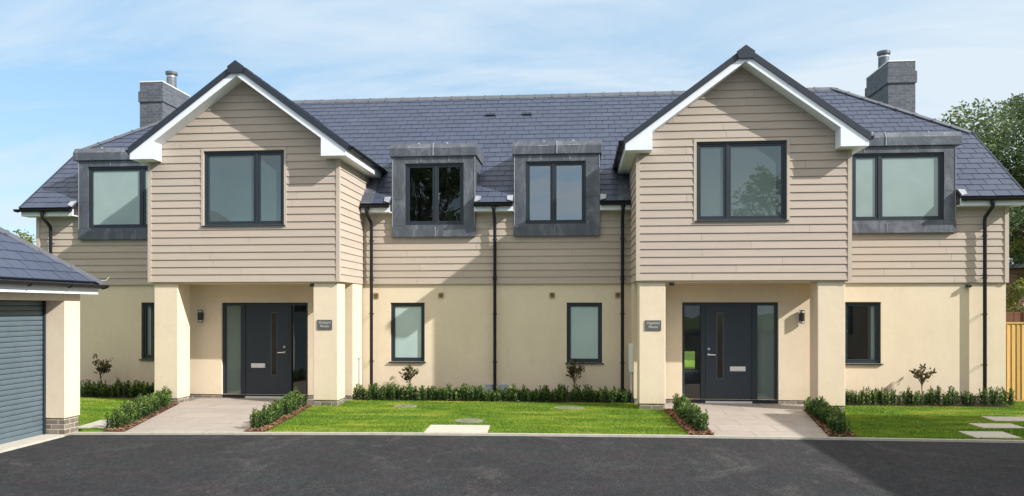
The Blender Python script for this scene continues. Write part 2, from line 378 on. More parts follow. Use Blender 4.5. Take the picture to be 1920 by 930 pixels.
def ridge_run(mb, A, B, width=.17, drop=.11, step=.45, thick=.02, side=None):
    """angular ridge tiles from A to B, a raised clip at each joint; the slopes fall away to either side"""
    A, B = Vector(A), Vector(B); d = (B-A); L = d.length; d.normalize()
    s1 = d.cross(Vector((0, 0, 1))).normalized(); up = s1.cross(d).normalized()
    if up.z < 0: up = -up
    da, db = (drop, drop) if side is None else side
    n = max(1, round(L/step)); st = L/n
    def seg(p, q, e):
        prof = [s1*(-width)-up*da, Vector((0, 0, 0)), s1*width-up*db]
        top = [v+up*(thick+e) for v in prof]; bot = [v-up*.004 for v in prof]
        pts = [top[0], top[1], top[2], bot[2], bot[1], bot[0]]
        # two convex halves
        for h in ((top[0], top[1], bot[1], bot[0]), (top[1], top[2], bot[2], bot[1])): mb.prism([p+v for v in h], q-p)
    for k in range(n):
        p = A+d*(k*st); q = A+d*((k+1)*st-.012); mb.tint = random.random(); seg(p, q, 0)
        if k: seg(p-d*.028, p+d*.016, .014)

# ------------------------------------------------------------------ the house
house = empty('semi_detached_house', (0, 1.71, 0))
tag(house, 'symmetrical pair of semi-detached houses in cream render and beige weatherboard under a dark slate roof', 'house')
HO = Vector((0, 1.71, 0))
def hb(mb, name, mats, parent=None, **kw):       # build a part of the house; geometry is in world metres
    o = mb.build(name, mats, None, **kw); o.parent = parent or house
    o.location = -HO if (parent is None or parent is house) else (0, 0, 0)
    return o
EAVE_Y, EAVE_Z, TAN = 1.40, 4.20, math.tan(R(40)); RIDGE_Y = 5.47; RIDGE_Z = EAVE_Z+(RIDGE_Y-EAVE_Y)*TAN; CO = math.cos(R(40)); SI = math.sin(R(40))
HX, HH_Y = 10.78, 3.5; HH_Z = EAVE_Z+(HH_Y-EAVE_Y)*TAN; RX = 8.35
GX, GA, GT, GE = 4.88, 6.75, .737, 2.20         # bay gable: centre, apex, pitch, half-width of roof
front = lambda Y: (lambda u, z, d: (u, Y-d, z))
def ordered(a, b): return (min(a, b), max(a, b))
def rect(s, a, b, c, d): x = ordered(s*a, s*b); return (x[0], x[1], c, d)

WINS = {'mid': (1.555, 2.315, .765, 2.062), 'end': (7.335, 8.085, .785, 2.07)}
# ground-floor walls
mb = MB()
mid_holes = [rect(s, *WINS['mid']) for s in (-1, 1)]
wall(mb, front(1.71), (-2.93, 2.93, .13, 2.47), mid_holes)
for s in (-1, 1):
    a, b = ordered(s*6.86, s*10.55); wall(mb, front(1.71), (a, b, .13, 2.47), [rect(s, *WINS['end'])])
    mb.poly([(s*10.55, 1.71, .13), (s*10.55, 9.23, .13), (s*10.55, 9.23, 2.47), (s*10.55, 1.71, 2.47)])
mb.poly([(-10.55, 9.23, 0), (4.5, 9.23, 0), (4.5, 9.23, 4.4), (-10.55, 9.23, 4.4)]); mb.poly([(5.7, 9.23, 0), (10.55, 9.23, 0), (10.55, 9.23, 4.4), (5.7, 9.23, 4.4)]); mb.poly([(4.5, 9.23, 2.1), (5.7, 9.23, 2.1), (5.7, 9.23, 4.4), (4.5, 9.23, 4.4)])
hb(mb, 'ground_floor_wall', 'render', fix=False)
# brick plinth along the foot of the walls
mb = MB(); mb.box(-2.93, 2.93, 1.725, 1.8, -.1, .13); hb(mb, 'brick_plinth', 'plinth_brick')
for s in (-1, 1): mb = MB(); mb.box(s*6.86, s*10.535, 1.725, 9.2, -.1, .13); hb(mb, 'brick_plinth', 'plinth_brick')
# upper main wall, weatherboarded
mb = MB()
dh = [(-2.26, -.42, 3.5, 6), (.42, 2.26, 3.5, 6)]
clad(mb, front(1.685), [(-2.93, 2.47), (2.93, 2.47), (2.93, 4.30), (-2.93, 4.30)], dh, seed=3)
for s in (-1, 1):
    a, b = ordered(s*6.86, s*10.55); clad(mb, front(1.685), [(a, 2.47), (b, 2.47), (b, 4.30), (a, 4.30)], [rect(s, 6.8, 9.52, 3.5, 6)], seed=5+s)
    side = (lambda s: (lambda u, z, d: (s*(10.55+d), u, z)))(s)
    clad(mb, side, [(1.69, 2.47), (9.23, 2.47), (9.23, 4.4), (7.4, 5.95), (3.5, 5.95), (1.69, 4.4)], seed=9)
# board backs / underside drip
for a, b in ((-2.93, 2.93), (6.86, 10.55), (-10.55, -6.86)): mb.poly([(a, 1.664, 2.47), (b, 1.664, 2.47), (b, 1.72, 2.47), (a, 1.72, 2.47)])
hb(mb, 'weatherboard_wall', 'board', fix=False)
for s in (-1, 1): mb = MB(); mb.box(s*10.50, s*10.58, 1.652, 1.73, 2.465, 4.25); hb(mb, 'corner_board', 'trim_cream')

# bays
def gable_z(x): return GA-.252-GT*abs(abs(x)-GX)
for s in (-1, 1):
    mb = MB(); a, b = ordered(s*2.93, s*6.86); c = s*GX
    out = [(a, 2.47), (b, 2.47), (b, gable_z(b)), (c, gable_z(c)), (a, gable_z(a))]
    wh = rect(s, 3.99, 5.76, 3.56, 5.15)
    clad(mb, front(0), out, [wh], seed=20+s)
    for xs, sg in ((a, -1), (b, 1)):
        pl = (lambda xs, sg: (lambda u, z, d: (xs+sg*d, u, z)))(xs, sg)
        clad(mb, pl, [(0, 2.47), (1.69, 2.47), (1.69, 5.1), (0, 5.1)], seed=30+s+sg); clad(mb, pl, [(1.691, 4.37), (2.4, 5.1), (1.691, 5.1)], seed=31+s+sg)
    mb.poly([(a, -.02, 2.472), (b, -.02, 2.472), (b, 1.69, 2.472), (a, 1.69, 2.472)])
    hb(mb, 'bay_wall', 'board', fix=False)
    # corner boards and the flat casing round the window
    mb = MB(); mb.box(a-.026, a+.045, -.027, .05, 2.466, 5.0); hb(mb, 'corner_board', 'trim_cream'); mb = MB(); mb.box(b-.045, b+.026, -.027, .05, 2.466, 5.0); hb(mb, 'corner_board', 'trim_cream')
    x0, x1, z0, z1 = rect(s, 4.04, 5.71, 3.605, 5.10)
    mb = MB(); mb.box(x0-.05, x0, -.027, .09, z0-.045, z1+.05); mb.box(x1, x1+.05, -.027, .09, z0-.045, z1+.05); mb.box(x0, x1, -.0265, .09, z1, z1+.0495); mb.box(x0, x1, -.0265, .09, z0-.0445, z0)
    hb(mb, 'window_casing', 'trim_cream')
    # porch: back wall, returns, ceiling, pillars
    mb = MB(); wall(mb, front(.92), (a, b, .10, 2.47), [rect(s, 3.90, 5.80, .10, 2.06)], .12)
    for x in (a, b): mb.poly([(x, .92, .13), (x, 1.71, .13), (x, 1.71, 2.47), (x, .92, 2.47)])
    hb(mb, 'porch_wall', 'render', fix=False)
    mb = MB()
    mb.box(s*2.945, s*3.90, .935, 1.75, -.1, .10); hb(mb, 'brick_plinth', 'plinth_brick'); mb = MB(); mb.box(s*5.80, s*6.845, .935, 1.75, -.1, .10); hb(mb, 'brick_plinth', 'plinth_brick')
    mb = MB(); mb.box(a+.03, b-.03, .02, .919, 2.44, 2.468); hb(mb, 'porch_ceiling', 'render')
    for x0, x1 in ((2.965, 3.465), (6.285, 6.79)):
        mb = MB(); mb.box(s*x0, s*x1, .04, .52, .105, 2.44); o = hb(mb, 'porch_pillar', 'render', bevel=.012)
        mb = MB(); mb.box(s*(x0+.015), s*(x1-.015), .055, .505, -.1, .105); hb(mb, 'brick_plinth', 'plinth_brick', o)

# ---- windows
def room(mb, x0, x1, y0, y1, z0, z1, back_hole=None):
    mb.cur = 0
    mb.poly([(x0, y0, z0), (x0, y1, z0), (x0, y1, z1), (x0, y0, z1)]); mb.poly([(x1, y0, z0), (x1, y1, z0), (x1, y1, z1), (x1, y0, z1)])
    mb.poly([(x0, y0, z1), (x1, y0, z1), (x1, y1, z1), (x0, y1, z1)])
    ps = [[(x0, z0), (x1, z0), (x1, z1), (x0, z1)]]
    if back_hole: ps = minus(ps, back_hole)
    for p in ps: mb.poly([(u, y1, v) for u, v in p])
    mb.cur = 1; mb.poly([(x0, y0, z0), (x1, y0, z0), (x1, y1, z0), (x0, y1, z0)]); mb.cur = 0
def window(s, x0, x1, z0, z1, y, split, panes, handle=None, sill=.035, label=None, vis=.055):
    """frame in the plane y (its front face); split = x of the mullion or None; panes = glass material per light; all x for the right-hand house"""
    X = lambda a, b: ordered(s*a, s*b)
    mb = MB(); fw = .045
    def ring(a, b, c, d, w, ya, yb):
        mb.box(a, a+w, ya, yb, c, d); mb.box(b-w, b, ya, yb, c, d); mb.box(a+w, b-w, ya+.0008, yb, c, c+w); mb.box(a+w, b-w, ya+.0008, yb, d-w, d)
    a, b = X(x0, x1); ring(a, b, z0, z1, fw, y, y+.075)
    lights = []
    if split is None: lights.append((x0+fw, x1-fw))
    else:
        mm = ordered(s*(split-.026), s*(split+.026)); mb.box(mm[0], mm[1], y+.0012, y+.074, z0+fw, z1-fw)
        lights += [(x0+fw, split-.026), (split+.026, x1-fw)]
    for p, q in lights:
        a, b = X(p, q); ring(a+.002, b-.002, z0+fw+.002, z1-fw-.002, .04, y+.012, y+.066)
    w = hb(mb, 'window', 'anthracite', bevel=.004)
    if label: w['label'] = label
    for (p, q), g in zip(lights, panes):
        a, b = X(p, q); m2 = MB(); yy = y+.036; e = .036
        m2.poly([(a+e, yy, z0+fw+e), (b-e, yy, z0+fw+e), (b-e, yy, z1-fw-e), (a+e, yy, z1-fw-e)]); hb(m2, 'glass_pane', g, w, fix=False)
    if sill:
        a, b = X(x0, x1); m2 = MB(); m2.prism([(a-.03, y-sill-.03, z0-.025), (a-.03, y-sill-.03, z0-.004), (a-.03, y+.06, z0+.004), (a-.03, y+.06, z0-.012)], (b-a+.06, 0, 0)); hb(m2, 'sill', 'anthracite', w)
    if handle:
        hx, hz = handle; m2 = MB(); m2.box(s*hx-.012, s*hx+.012, y+.045, y+.075, hz-.03, hz+.03); m2.box(s*hx-.009, s*hx+.009, y+.035, y+.052, hz-.11, hz+.01); m2.box(s*hx-.009, s*hx+.035, y+.035, y+.05, hz+.02, hz+.035)
        hb(m2, 'window_handle', 'steel', w, bevel=.003)
    return w
for s in (-1, 1):
    # bay bedroom
    window(s, 4.04, 5.71, 3.605, 5.10, .012, 4.62, ('tinted_glass', 'tinted_glass'), (4.585, 4.31))
    mb = MB(); a, b = ordered(s*4.04, s*5.71); room(mb, a-.3, b+.3, .42, 1.6, 3.2, 5.35); hb(mb, 'bedroom_interior', ['room_wall', 'room_floor'], fix=False)
    mb = MB()
    wall(mb, front(.09), (a-.3, b+.3, 3.2, 5.35), [(a+.04, b-.04, 3.645, 5.06)], .33); hb(mb, 'bedroom_interior', 'room_wall', fix=False)
    # dormer windows
    clear = s < 0
    window(s, .675, 1.965, 3.755, 5.10, 1.635, 1.27 if s > 0 else 1.30, ('clear_glass',)*2 if clear else ('mirror_glass',)*2, (1.235, 4.42) if clear else (1.21, 4.42), sill=0)
    window(s, 7.47, 9.29, 3.755, 5.15, 1.635, 8.02, ('frosted_glass', 'frosted_glass'), (7.96, 4.42), sill=0)
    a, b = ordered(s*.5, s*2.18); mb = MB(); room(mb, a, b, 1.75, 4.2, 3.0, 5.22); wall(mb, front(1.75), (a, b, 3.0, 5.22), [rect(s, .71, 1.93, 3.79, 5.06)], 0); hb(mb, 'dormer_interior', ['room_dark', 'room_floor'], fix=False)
    mb = MB(); mb.box(s*.69, s*.715, 1.72, 1.9, 3.76, 5.09); mb.box(s*1.925, s*1.95, 1.72, 1.9, 3.76, 5.09); mb.box(s*.716, s*1.924, 1.72, 1.9, 5.065, 5.09); hb(mb, 'window_lining', 'white_pvc')
    # ground floor
    window(s, *WINS['mid'], 1.745, None, ('obscure_glass',), sill=.05)
    w = WINS['end']; window(s, *w, 1.745, None, ('clear_glass',), (7.405, 1.43), sill=.05)
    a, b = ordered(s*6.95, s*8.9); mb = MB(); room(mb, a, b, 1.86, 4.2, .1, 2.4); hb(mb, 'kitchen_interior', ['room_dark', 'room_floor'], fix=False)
    mb = MB(); mb.box(s*7.93, s*8.04, 1.84, 2.0, .80, 2.05); mb.box(s*7.30, s*7.36, 1.84, 2.0, .80, 2.05); hb(mb, 'window_lining', 'white_pvc')
    # backs that stop light leaking round obscured glass
    mb = MB(); a, b = ordered(s*1.5, s*2.4); room(mb, a, b, 1.86, 2.2, .7, 2.2); hb(mb, 'bathroom_interior', ['room_wall', 'room_floor'], fix=False); mb = MB(); a, b = ordered(s*7.4, s*9.35); room(mb, a, b, 1.75, 2.3, 3.7, 5.2); hb(mb, 'bathroom_interior', ['room_wall', 'room_floor'], fix=False)

# ---- front doors
for s in (-1, 1):
    X = lambda a, b: ordered(s*a, s*b); y = .985; zt = 2.055
    mb = MB(); lf = X(4.372, 5.292)
    mb.box(lf[0], lf[1], y, y+.06, .065, 1.995)
    door = hb(mb, 'front_door', 'door_paint', bevel=.004)
    door['label'] = 'dark grey front door with a tall narrow glazed slot'
    mb = MB()
    mb.box(*X(3.905, 3.955), y-.012, y+.09, .02, zt); mb.box(*X(5.745, 5.795), y-.012, y+.09, .02, zt); mb.box(*X(3.955, 5.745), y-.011, y+.09, 1.995, zt)
    mb.box(*X(4.28, 4.37), y-.013, y+.09, .02, 1.995); mb.box(*X(5.294, 5.40), y-.013, y+.09, .02, 1.995)
    mb.box(*X(3.955, 4.28), y-.010, y+.09, .02, .075); mb.box(*X(5.40, 5.745), y-.010, y+.09, .02, .075)
    hb(mb, 'door_frame', 'anthracite', door, bevel=.004)
    mb = MB(); mb.box(*X(4.37, 5.294), y-.03, y+.07, .015, .062); hb(mb, 'threshold', 'letter_silver', door)
    mb = MB(); mb.box(*X(4.86, 5.165), y-.016, y-.0005, .668, .762); mb.box(*X(4.875, 5.15), y-.021, y-.016, .685, .748); hb(mb, 'letter_plate', 'letter_silver', door, bevel=.004)
    mb = MB(); mb.box(*X(4.596, 4.729), y-.006, y-.0003, .510, 1.850); hb(mb, 'glazing_trim', 'slot_trim', door)
    mb = MB(); mb.poly([(s*4.603, y-.0068, .518), (s*4.722, y-.0068, .518), (s*4.722, y-.0068, 1.842), (s*4.603, y-.0068, 1.842)]); t_ = hb(mb, 'glazing_strip', 'slot_glass', door, fix=False)
    mb = MB(); hx = s*4.435
    mb.tube([(hx, y+.002, 1.0), (hx, y-.05, 1.0), (hx+s*.13, y-.055, .995)], .011, 8); mb.tube([(hx, y+.001, 1.0), (hx, y-.012, 1.0)], .027, 14); hb(mb, 'door_handle', 'steel', door, smooth=True)
    mb = MB(); mb.tube([(hx+s*.005, y+.001, 1.115), (hx+s*.005, y-.012, 1.115)], .026, 14); hb(mb, 'door_lock', 'steel', door, smooth=True)
    for p, q in ((3.955, 4.28), (5.40, 5.745)):
        mb = MB(); a, b = X(p, q); mb.poly([(a, y+.04, .075), (b, y+.04, .075), (b, y+.04, 1.995), (a, y+.04, 1.995)]); hb(mb, 'sidelight_pane', 'clear_glass' if p < 4 else 'side_glass', door, fix=False)
    # hallway seen through the sidelights, with a garden door at the far end of the right-hand house
    mb = MB(); a, b = X(3.2, 5.79); room(mb, a, b, 1.12, 9.1, .03, 2.4, (4.9, 5.41, .06, .60) if s > 0 else None)
    wall(mb, front(1.12), (a, b, .03, 2.4), [(*X(3.93, 5.785), .03, 2.03)], 0)
    hb(mb, 'hall_interior', ['room_wall', 'room_floor'], fix=False)
    mb = MB(); mb.box(*X(3.86, 3.90), 1.13, 1.5, .03, 2.3); hb(mb, 'hall_lining', 'room_wall')

# ---- main roof
tp_front = [(-HX, 0), (HX, 0), (HX, (HH_Y-EAVE_Y)/CO), (RX, (RIDGE_Y-EAVE_Y)/CO), (-RX, (RIDGE_Y-EAVE_Y)/CO), (-HX, (HH_Y-EAVE_Y)/CO)]
vd = (2.95-EAVE_Y)/CO; vb = (2.45-EAVE_Y)/CO
holes = [(-2.26, -.42, -1, vd), (.42, 2.26, -1, vd), (-6.83, -2.96, -1, vb), (2.96, 6.83, -1, vb), (-9.52, -6.84, -1, vd), (6.84, 9.52, -1, vd)]
roof = tiles('slate_roof', (0, EAVE_Y, EAVE_Z), (1, 0, 0), (0, CO, SI), tp_front, holes, house); roof.location = -HO
by = 2*RIDGE_Y-EAVE_Y
o = tiles('rear_slope', (0, by, EAVE_Z), (1, 0, 0), (0, -CO, SI), tp_front, [], None, gauge=.66, w=.9, seed=2); o.parent = roof; o.location = (0, 0, 0)
for s in (-1, 1):
    run = HX-RX; rise = RIDGE_Z-HH_Z; Ls = math.hypot(run, rise); hw = RIDGE_Y-HH_Y
    o = tiles('half_hip', (s*HX, RIDGE_Y, HH_Z), (0, 1, 0), (-s*run, 0, rise), [(-hw, 0), (hw, 0), (0, Ls)], [], None, seed=4); o.parent = roof; o.location = (0, 0, 0)
mb = MB(); ridge_run(mb, (-RX, RIDGE_Y, RIDGE_Z+.012), (RX, RIDGE_Y, RIDGE_Z+.012), .15, .125)
for s in (-1, 1):
    for k in (-1, 1):
        ridge_run(mb, (s*HX, RIDGE_Y+k*(RIDGE_Y-HH_Y), HH_Z+.012), (s*RX, RIDGE_Y, RIDGE_Z+.012), .14, .055)
o = mb.build('ridge_tile', 'ridge_tile', roof)
# verge trims down the end slopes, half-hip gutters
for s in (-1, 1):
    for k in (-1, 1):
        mb = MB(); A = Vector((s*(HX-.015), RIDGE_Y+k*(RIDGE_Y-EAVE_Y), EAVE_Z)); B = Vector((s*(HX-.015), RIDGE_Y+k*(RIDGE_Y-HH_Y), HH_Z))
        n = Vector((0, k*SI, CO)); mb.prism([A+n*.022, B+n*.022, B-n*.10, A-n*.10], (s*.04, 0, 0)); mb.build('verge_trim', 'verge_black', roof)
    mb = MB(); mb.box(s*(HX-.02), s*(HX+.11), HH_Y-.08, 2*RIDGE_Y-HH_Y+.08, HH_Z-.10, HH_Z-.005); mb.build('half_hip_gutter', 'verge_black', roof)
# slate vents
for x in (-.434, .5):
    mb = MB(); v0 = (4.55-EAVE_Y)/CO; P = lambda u, v, d: Vector((u, EAVE_Y+v*CO-d*SI, EAVE_Z+v*SI+d*CO))
    mb.prism([P(x-.12, v0, .012), P(x+.12, v0, .012), P(x+.12, v0, .055), P(x-.12, v0, .055)], Vector((0, CO, SI))*.10)
    mb.build('roof_vent', 'verge_black', roof)

# ---- eaves of the main roof: fascia, gutter, lead aprons
def gutter(mb, A, B, r=.058):
    A, B = Vector(A), Vector(B); d = (B-A).normalized(); a = d.cross(Vector((0, 0, 1))).normalized(); n = 9; i = len(mb.v); L = (B-A).length
    for ring, rr in ((A, r), (B, r)):
        for j in range(n):
            an = math.pi+math.pi*j/(n-1); mb.v.append(tuple(ring+a*math.cos(an)*rr+Vector((0, 0, 1))*math.sin(an)*rr))
    for ring, rr in ((A, r-.008), (B, r-.008)):
        for j in range(n):
            an = math.pi+math.pi*j/(n-1); mb.v.append(tuple(ring+a*math.cos(an)*rr+Vector((0, 0, 1))*math.sin(an)*rr))
    F = []
    for j in range(n-1):
        F.append((i+j, i+j+1, i+n+j+1, i+n+j)); F.append((i+2*n+j, i+3*n+j, i+3*n+j+1, i+2*n+j+1))
    F += [(i, i+n, i+3*n, i+2*n), (i+n-1, i+3*n-1, i+4*n-1, i+2*n-1), tuple(range(i, i+n)), tuple(range(i+n, i+2*n))[::-1]]
    mb.f += F; mb.mi += [mb.cur]*len(F); mb.t += [.5]*len(F)
    k = max(1, int(L/.8))
    for q in range(k+1):
        c = A+d*(.06+(L-.12)*q/max(k, 1)); mb.tube([c+a*(r+.006)*math.cos(math.pi+math.pi*j/6)+Vector((0, 0, (r+.006)*math.sin(math.pi+math.pi*j/6))) for j in range(7)], .009, 5)
runs = [(-.42, .42), (2.262, 2.90), (9.525, 10.86), (-2.90, -2.262), (-10.86, -9.525)]
for a, b in runs: mb = MB(); gutter(mb, (a, 1.355, 4.165), (b, 1.355, 4.165)); hb(mb, 'gutter', 'black_pvc', fix=False)
for a, b in runs:
    mb = MB(); b2 = min(b, 10.76); a2 = max(a, -10.76); mb.box(a2, b2, 1.42, 1.445, 4.02, 4.17); mb.box(a2+.001, b2-.001, 1.4455, 1.70, 4.021, 4.04); hb(mb, 'fascia', 'white_pvc')
for s in (-1, 1):
    for x in (.40, 2.28, 9.54):
        mb = MB(); e = .12 if x != .40 else -.12
        P = lambda u, v, d: Vector((u, EAVE_Y+v*CO-d*SI, EAVE_Z+v*SI+d*CO))
        mb.prism([P(s*(x-.01*e/abs(e)), -.01, .02), P(s*(x+e*.9), .05, .02), P(s*(x+e), .20, .02), P(s*(x-.01*e/abs(e)), .22, .02)], Vector((0, -SI, CO))*.022); hb(mb, 'lead_saddle', 'bright_lead')
# smooth lead sheet at the foot of the slope beside the bays
for s in (-1, 1):
    mb = MB(); P = lambda u, v, d: Vector((u, EAVE_Y+v*CO-d*SI, EAVE_Z+v*SI+d*CO))
    mb.prism([P(s*2.925, -.02, .021), P(s*2.62, -.02, .021), P(s*2.72, 1.2, .021), P(s*2.925, 1.2, .021)], Vector((0, -SI, CO))*.008); hb(mb, 'valley_lead', 'lead')

# ---- dormers
def dormer(s, x0, x1, cx0, cx1, cz0, cz1, win, seams, top_seams, label):
    wx0, wx1, wz0, wz1 = win; X = lambda a, b: ordered(s*a, s*b)
    mb = MB()
    mb.box(*X(x0, wx0), 1.60, 1.76, 3.5, cz0+.1); mb.box(*X(wx1, x1), 1.60, 1.76, 3.5, cz0+.1)
    mb.box(*X(wx0, wx1), 1.601, 1.76, 3.5, wz0); mb.box(*X(wx0, wx1), 1.601, 1.76, wz1, cz0+.1)
    d = hb(mb, 'dormer', 'lead'); d['label'] = label
    # apron laid over the foot, with welted seams
    mb = MB(); a, b = X(x0-.005, x1+.005); mb.box(a, b, 1.588, 1.605, 3.495, 3.655)
    mb.box(a+.02, b-.02, 1.594, 1.605, 3.655, 3.70)
    hb(mb, 'lead_apron', 'lead', d, bevel=.004)
    sm = [[(s*q, 1.587, 3.50), (s*q, 1.587, 3.66), (s*q, 1.593, 3.70)] for q in seams]+[[(s*q, 1.599, wz1+.03), (s*q, 1.599, cz0)] for q in top_seams]+[[(s*(x1-.01), 1.597, 3.72), (s*(x1-.01), 1.597, cz0)]]
    if x0 < 2: sm.append([(s*(x0+.01), 1.597, 3.72), (s*(x0+.01), 1.597, cz0)])
    for p in sm: mb = MB(); mb.tube(p, .008, 6); hb(mb, 'lead_seam', 'seam_lead', d, fix=False)
    for zz in (3.745, (wz0+wz1)/2-.1): mb = MB(); mb.box(s*(wx1+.02), s*(x1-.02), 1.596, 1.602, zz, zz+.012); hb(mb, 'lead_seam', 'lead', d)
    # cheeks back to the slope
    mb = MB()
    for q, th in ((x0, .04), (x1, -.04)):
        zt = cz0+.1; yb = EAVE_Y+(zt-EAVE_Z)/TAN+.1
        mb.prism([(s*q, 1.70, 3.6), (s*q, 1.70, zt), (s*q, yb, zt), (s*q, EAVE_Y+.2, EAVE_Z-.1)], (s*th, 0, 0))
    hb(mb, 'cheek', 'lead', d)
    # flat lead roof with a deep fascia and a batten roll
    yb = EAVE_Y+(cz1-EAVE_Z)/TAN+.12; mb = MB(); mdl = (cz0+cz1)/2+.04
    a, b = X(cx0, cx1)
    mb.prism([(a, 1.555, cz0), (a, 1.555, mdl), (a, 1.566, mdl+.004), (a, 1.62, cz1), (a, yb, cz1+.03), (a, yb, cz0)], (b-a, 0, 0))
    hb(mb, 'dormer_roof', 'lead', d, bevel=.003)
    mb = MB(); mid = (cx0+cx1)/2 if x0 < 2 else 8.12
    for q in (mid,): mb.tube([(s*q, 1.553, cz0+.005), (s*q, 1.553, mdl), (s*q, 1.62, cz1+.003), (s*q, yb, cz1+.033)], .014, 8)
    hb(mb, 'batten_roll', 'seam_lead', d)
    mb = MB()
    for q in ((.35, .68) if x0 < 2 else (.3, .75)): x = cx0+(cx1-cx0)*q; mb.box(s*x-.12, s*x+.12, 1.549, 1.566, mdl-.008, mdl+.006); mb.tube([(s*x, 1.66, cz1+.004), (s*x, 1.66, cz1+.026)], .03, 8)
    hb(mb, 'lead_clip', 'bright_lead', d)
dormer(-1, .42, 2.26, .385, 2.30, 5.25, 5.53, (.675, 1.965, 3.755, 5.10), (1.30,), (1.0, 1.62), 'lead-clad dormer whose clear panes look dark')
dormer(1, .42, 2.26, .385, 2.30, 5.25, 5.53, (.675, 1.965, 3.755, 5.10), (1.30,), (1.0, 1.62), 'lead-clad dormer whose panes mirror the blue sky')
dormer(-1, 6.88, 9.52, 7.12, 9.62, 5.29, 5.57, (7.47, 9.29, 3.755, 5.15), (8.15,), (7.7, 8.75), 'wide lead-clad dormer behind the left bay')
dormer(1, 6.88, 9.52, 7.12, 9.62, 5.29, 5.57, (7.47, 9.29, 3.755, 5.15), (8.15,), (7.7, 8.75), 'wide lead-clad dormer behind the right bay')

# ---- bay gable roofs
for s in (-1, 1):
    ez = GA-GT*GE; Ls = math.hypot(GE, GT*GE); yv0 = EAVE_Y+(ez-EAVE_Z)/TAN; yv1 = EAVE_Y+(GA-EAVE_Z)/TAN; y0 = -.33
    first = None
    for k in (-1, 1):
        x = s*GX+k*GE
        o = tiles('gable_roof' if first is None else 'gable_slope', (x, 0, ez), (0, 1, 0), (-k*GE, 0, GT*GE), [(y0, 0), (yv0+.1, 0), (yv1+.1, Ls), (y0, Ls)], [], None, seed=50+s+k)
        if first is None: first = o; o.parent = house; o.location = -HO
        else: o.parent = first; o.location = (0, 0, 0)
    cx = s*GX
    # ridge with its closed end
    mb = MB(); ridge_run(mb, (cx, y0-.02, GA+.012), (cx, yv1, GA+.012), .15, .105); 
    mb.prism([(cx-.135, y0-.025, GA-.20), (cx+.135, y0-.025, GA-.20), (cx+.165, y0-.025, GA-.075), (cx, y0-.025, GA+.045), (cx-.165, y0-.025, GA-.075)], (0, -.03, 0)); mb.build('ridge_tile', 'verge_black', first)
    # dark dry verge and white bargeboards with boxed ends
    mb = MB()
    for k in (-1, 1): mb.prism([(cx, y0-.022, GA+.024), (cx+k*(GE+.03), y0-.022, GA+.024-GT*(GE+.03)), (cx+k*(GE+.03), y0-.022, GA-.11-GT*(GE+.03)), (cx, y0-.022, GA-.11)], (0, .055, 0))
    mb.build('dry_verge', 'verge_black', first)
    mb = MB(); yb = y0+.002
    for k in (-1, 1):
        g = lambda d, drop: (cx+k*d, yb, GA-drop-GT*d)
        kb = 1.70
        mb.prism([g(.001, .11), g(GE, .11), g(GE, .165), (cx+k*GE, yb, 4.90), (cx+k*kb, yb, 4.90), g(kb, .25), g(.001, .25)], (0, .025, 0))
        # soffit up the rake, and level boxing under the eaves
        mb.prism([(cx+k*.002, yb+.026, GA-.235), (cx+k*(kb+.02), yb+.026, GA-.235-GT*(kb+.02)), (cx+k*(kb+.02), yb+.026, GA-.2505-GT*(kb+.02)), (cx+k*.002, yb+.026, GA-.2505)], (0, .30, 0))
        mb.box(cx+k*kb, cx+k*(kb+.02), yb+.026, -.03, 4.90, GA-.26-GT*kb)
        ye = 2.42 if k == -s else 1.50
        mb.box(cx+k*1.90, cx+k*(GE-.03), yb+.026, ye, 4.899, 4.92); mb.box(cx+k*(kb+.0205), cx+k*1.90, yb+.026, -.03, 4.8992, 4.92)
        mb.box(cx+k*(GE-.0295), cx+k*(GE-.005), yb+.026, ye, 4.8985, ez-.03)
    mb.build('bargeboard', 'white_pvc', first, bevel=.003)
    for k in (-1, 1): mb = MB(); gutter(mb, (cx+k*(GE+.055), y0+.03, ez-.035), (cx+k*(GE+.055), 2.55 if k == -s else 1.48, ez-.035)); mb.build('bay_gutter', 'black_pvc', first, fix=False)

# ---- chimneys
for s in (-1, 1):
    mb = MB(); a, b = ordered(s*9.66, s*10.32)
    mb.box(a, b, 5.3, 6.75, 5.9, 7.66); mb.box(a-.03, b+.03, 5.27, 6.78, 7.66, 7.95); mb.box(a, b, 5.3, 6.75, 7.95, 8.20)
    ch = hb(mb, 'chimney', 'chimney_brick')
    mb = MB(); mb.box(a-.012, b+.012, 5.288, 6.762, 8.201, 8.235); hb(mb, 'coping', 'meter_white', ch, bevel=.006)
    mb = MB(); cx = s*9.88; cy = 6.15
    mb.tube([(cx, cy, 8.23), (cx, cy, 8.27), (cx, cy, 8.28), (cx, cy, 8.66), (cx, cy, 8.67), (cx, cy, 8.74)], [.17, .165, .135, .13, .165, .165], 20); hb(mb, 'chimney_pot', 'lead', ch, smooth=True)
    mb = MB(); mb.tube([(cx, cy, 8.58), (cx, cy, 8.61)], .138, 20); hb(mb, 'pot_band', 'steel', ch)
    mb = MB(); mb.box(a-.012, b+.012, 5.288, 5.4, 6.5, 6.85); hb(mb, 'lead_flashing', 'lead', ch)

